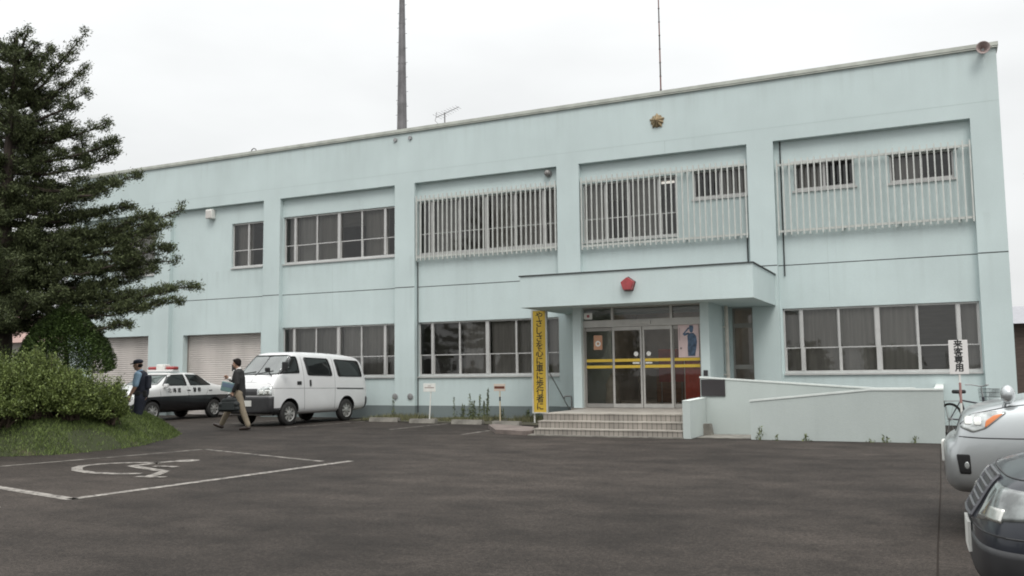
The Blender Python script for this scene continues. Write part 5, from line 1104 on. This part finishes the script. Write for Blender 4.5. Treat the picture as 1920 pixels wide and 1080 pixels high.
sp = [('large leafy light green shrub cut by the left edge', -16.2, 11.35, .75, .75, 1.26, 340), ('broad light green shrub in the middle of the bed', -16.05, 12.0, .70, .65, 1.20, 340), ('light green shrub on the right slope of the mound with reaching shoots', -15.75, 12.55, .62, .58, 1.02, 280), ('small low green shrub at the right end of the bed', -15.62, 13.35, .48, .42, .80, 150)]
for lb, x, y, rx, ry, h, ns in sp: shrub('shrub', lb, 'shrub', (x, y, mh(x, y)), rx, ry, h-mh(x, y)*.0, ns+90, 78, LG, LG2, (.034,.062), 'shrubs on the mound')
shrub('shrub', 'dark green low shrub under the tree behind the bright ones', 'shrub', (-17.6, 12.6, mh(-17.6,12.6)), .8, .7, 1.35, 200, 44, (.04,.06,.022), (.07,.09,.03), (.05,.08), 'shrubs on the mound')
# ---- clipped conical yew
yx, yy = -17.05, 13.45; yt = thing('clipped_yew', 'dark clipped cone shaped evergreen with a pointed top under the tree', 'topiary', (yx, yy, mh(yx, yy)))
N_ = 46000; zc = RNG.random(N_)**.8; H0, H1 = .74, 2.20; R0 = 1.0
ph = RNG.uniform(0, 2*PI, N_); prof = np.interp(zc, [0,.06,.16,.42,.68,.88,1], [.78,1.0,.98,.82,.58,.32,.05])*R0*(1+.05*np.sin(ph*5+zc*9)+.04*np.sin(ph*11-zc*13))
rad = prof*np.where(RNG.random(N_) < .8, RNG.uniform(.88, 1.03, N_), RNG.uniform(.3, .9, N_)); C = np.stack([rad*np.cos(ph), rad*np.sin(ph), H0+(H1-H0)*zc+RNG.normal(0, .015, N_)], 1)
D = np.stack([np.cos(ph), np.sin(ph), np.full(N_, .5)], 1); L = RNG.uniform(.035, .075, N_)
link('foliage', quads_mesh('foliage', leaf_quads(C, L, L*.35, D, .5)), mat('yew_leaf', (.03,.055,.014), .6, island=.5, col2=(.055,.088,.022), spec=.3), yt)
mb = MB(); mb.tube((0,0,-.05),(.03,0,.9),.07,.05); mb.tube((.03,0,.9),(0,0,1.9),.05,.015)
for k in range(14): a = k*2.4; mb.tube((.02,0,.5+k*.09),(.7*math.cos(a)*(1-k/16),.7*math.sin(a)*(1-k/16),.75+k*.09),.018,.006,5)
mb.build('trunk', mat('yew_bark', (.06,.045,.035), .9), yt)
# ---- weeds along the wall
def weed(x, y, h, n, label, lean=.1):
    t = thing('weed', label, 'weed', (x, y, .0), 0, 'weeds along the wall'); w = MB(); cs, ds = [], []
    for k in range(n):
        hh = h*RNG.uniform(.75, 1); dx, dy = RNG.normal(0, lean*h*.4), RNG.normal(0, lean*h*.3); bx = RNG.normal(0, .03); w.tube((bx,0,0),(bx+dx,dy,hh),.006,.003,5,cap=False)
        m = int(40*hh/.5); tt = RNG.random(m); cs.append(np.stack([bx+dx*tt, dy*tt, hh*tt], 1)+RNG.normal(0, 1, (m, 3))*np.stack([.05*(1.1-tt), .04*(1.1-tt), .01+0*tt], 1)); ds.append(np.tile([0,0,.8], (m, 1)))
    C = np.concatenate(cs); D = np.concatenate(ds); L = RNG.uniform(.05, .10, len(C))
    w.build('stem', M['weedstem'], t); link('leaves', quads_mesh('leaves', leaf_quads(C, L, L*.3, D, .7)), M['weedleaf'], t)
M['weedstem'] = mat('weed_stem', (.09,.10,.04), .8); M['weedleaf'] = mat('weed_leaf', (.06,.085,.03), .7, island=.5, col2=(.11,.13,.05))
wl = 'thin green weed standing along the grey wall base'
for x, h, n in ((-12.55,.95,2),(-12.25,1.0,3),(-12.95,.85,2),(-12.75,.6,4),(-12.35,.6,4),(-13.45,.75,1),(-11.0,.42,3),(-10.7,.35,2),(-15.6,.7,1),(-13.1,.5,4),(-11.75,.4,2)): weed(x, 24.2+RNG.uniform(-.25,.15), h, n, wl)
for x, y, h in ((-3.4,18.68,.32),(-3.1,18.7,.14),(-2.55,18.72,.15),(-1.05,18.72,.16),(-.55,18.72,.15),(-1.3,18.74,.08)): weed(x, y, h, 2, 'tiny weed sprouting at the foot of the ramp wall', .5)
n = 9000; x = RNG.uniform(-16.2, -9.4, n); y = 24.0+RNG.uniform(-.85, .7, n); k = (np.sin(x*2.3)+np.sin(x*5.1+1) > -.5); x, y = x[k], y[k]; n = len(x); hh = RNG.uniform(.05, .24, n)*(.5+.5*np.clip(np.sin(x*1.7+2)+.6, .2, 1)); b0 = np.stack([x, y, np.zeros(n)], 1); a = RNG.uniform(0, 2*PI, n); s_ = np.stack([np.cos(a), np.sin(a), 0*a], 1)*.010; tp = np.stack([RNG.normal(0, .35, n)*hh, RNG.normal(0, .3, n)*hh, hh], 1)
tag(link('weeds', quads_mesh('weeds', np.stack([b0-s_, b0+s_, b0+tp], 1), 3), mat('verge_grass', (.085,.095,.04), .8, island=.5, col2=(.15,.145,.075))), kind='stuff')
mb = MB(); mb.add([(-16.6,23.1,.02),(-9.35,22.0,.02),(-9.35,24.7,.05),(-16.6,24.7,.05)], [(0,1,2,3)]); tag(mb.build('verge_soil', mat('verge_soil', (.06,.055,.035), .95, var=.3, vscale=3, bump=.6, bscale=20)), kind='structure')

# ---- trees across the road behind the camera, mirrored in the panes and the car paint
cs = []
for x, y, h, r in ((-48,-30,5.5,4),(-38,-34,4.2,3),(-27,-31,6.5,3.2),(-12,-36,4.6,3.4),(-4,-33,3.6,2.5),(9,-35,6.2,3.4),(17,-32,4.4,2.6),(31,-36,7,4)):
    k = 2600; u = RNG.normal(0, 1, (k, 3)); u /= np.linalg.norm(u, axis=1)[:,None]; u *= RNG.uniform(.6, 1, (k, 1)); cs.append(np.stack([x+u[:,0]*r, y+u[:,1]*r, h*.55+u[:,2]*h*.5], 1)+RNG.normal(0, .25, (k, 3)))
C = np.concatenate(cs); L = RNG.uniform(.3, .6, len(C))
tag(link('treeline', quads_mesh('treeline', leaf_quads(C, L, L*.6)), mat('treeline_leaf', (.045,.065,.028), .8, island=.4)), kind='stuff')
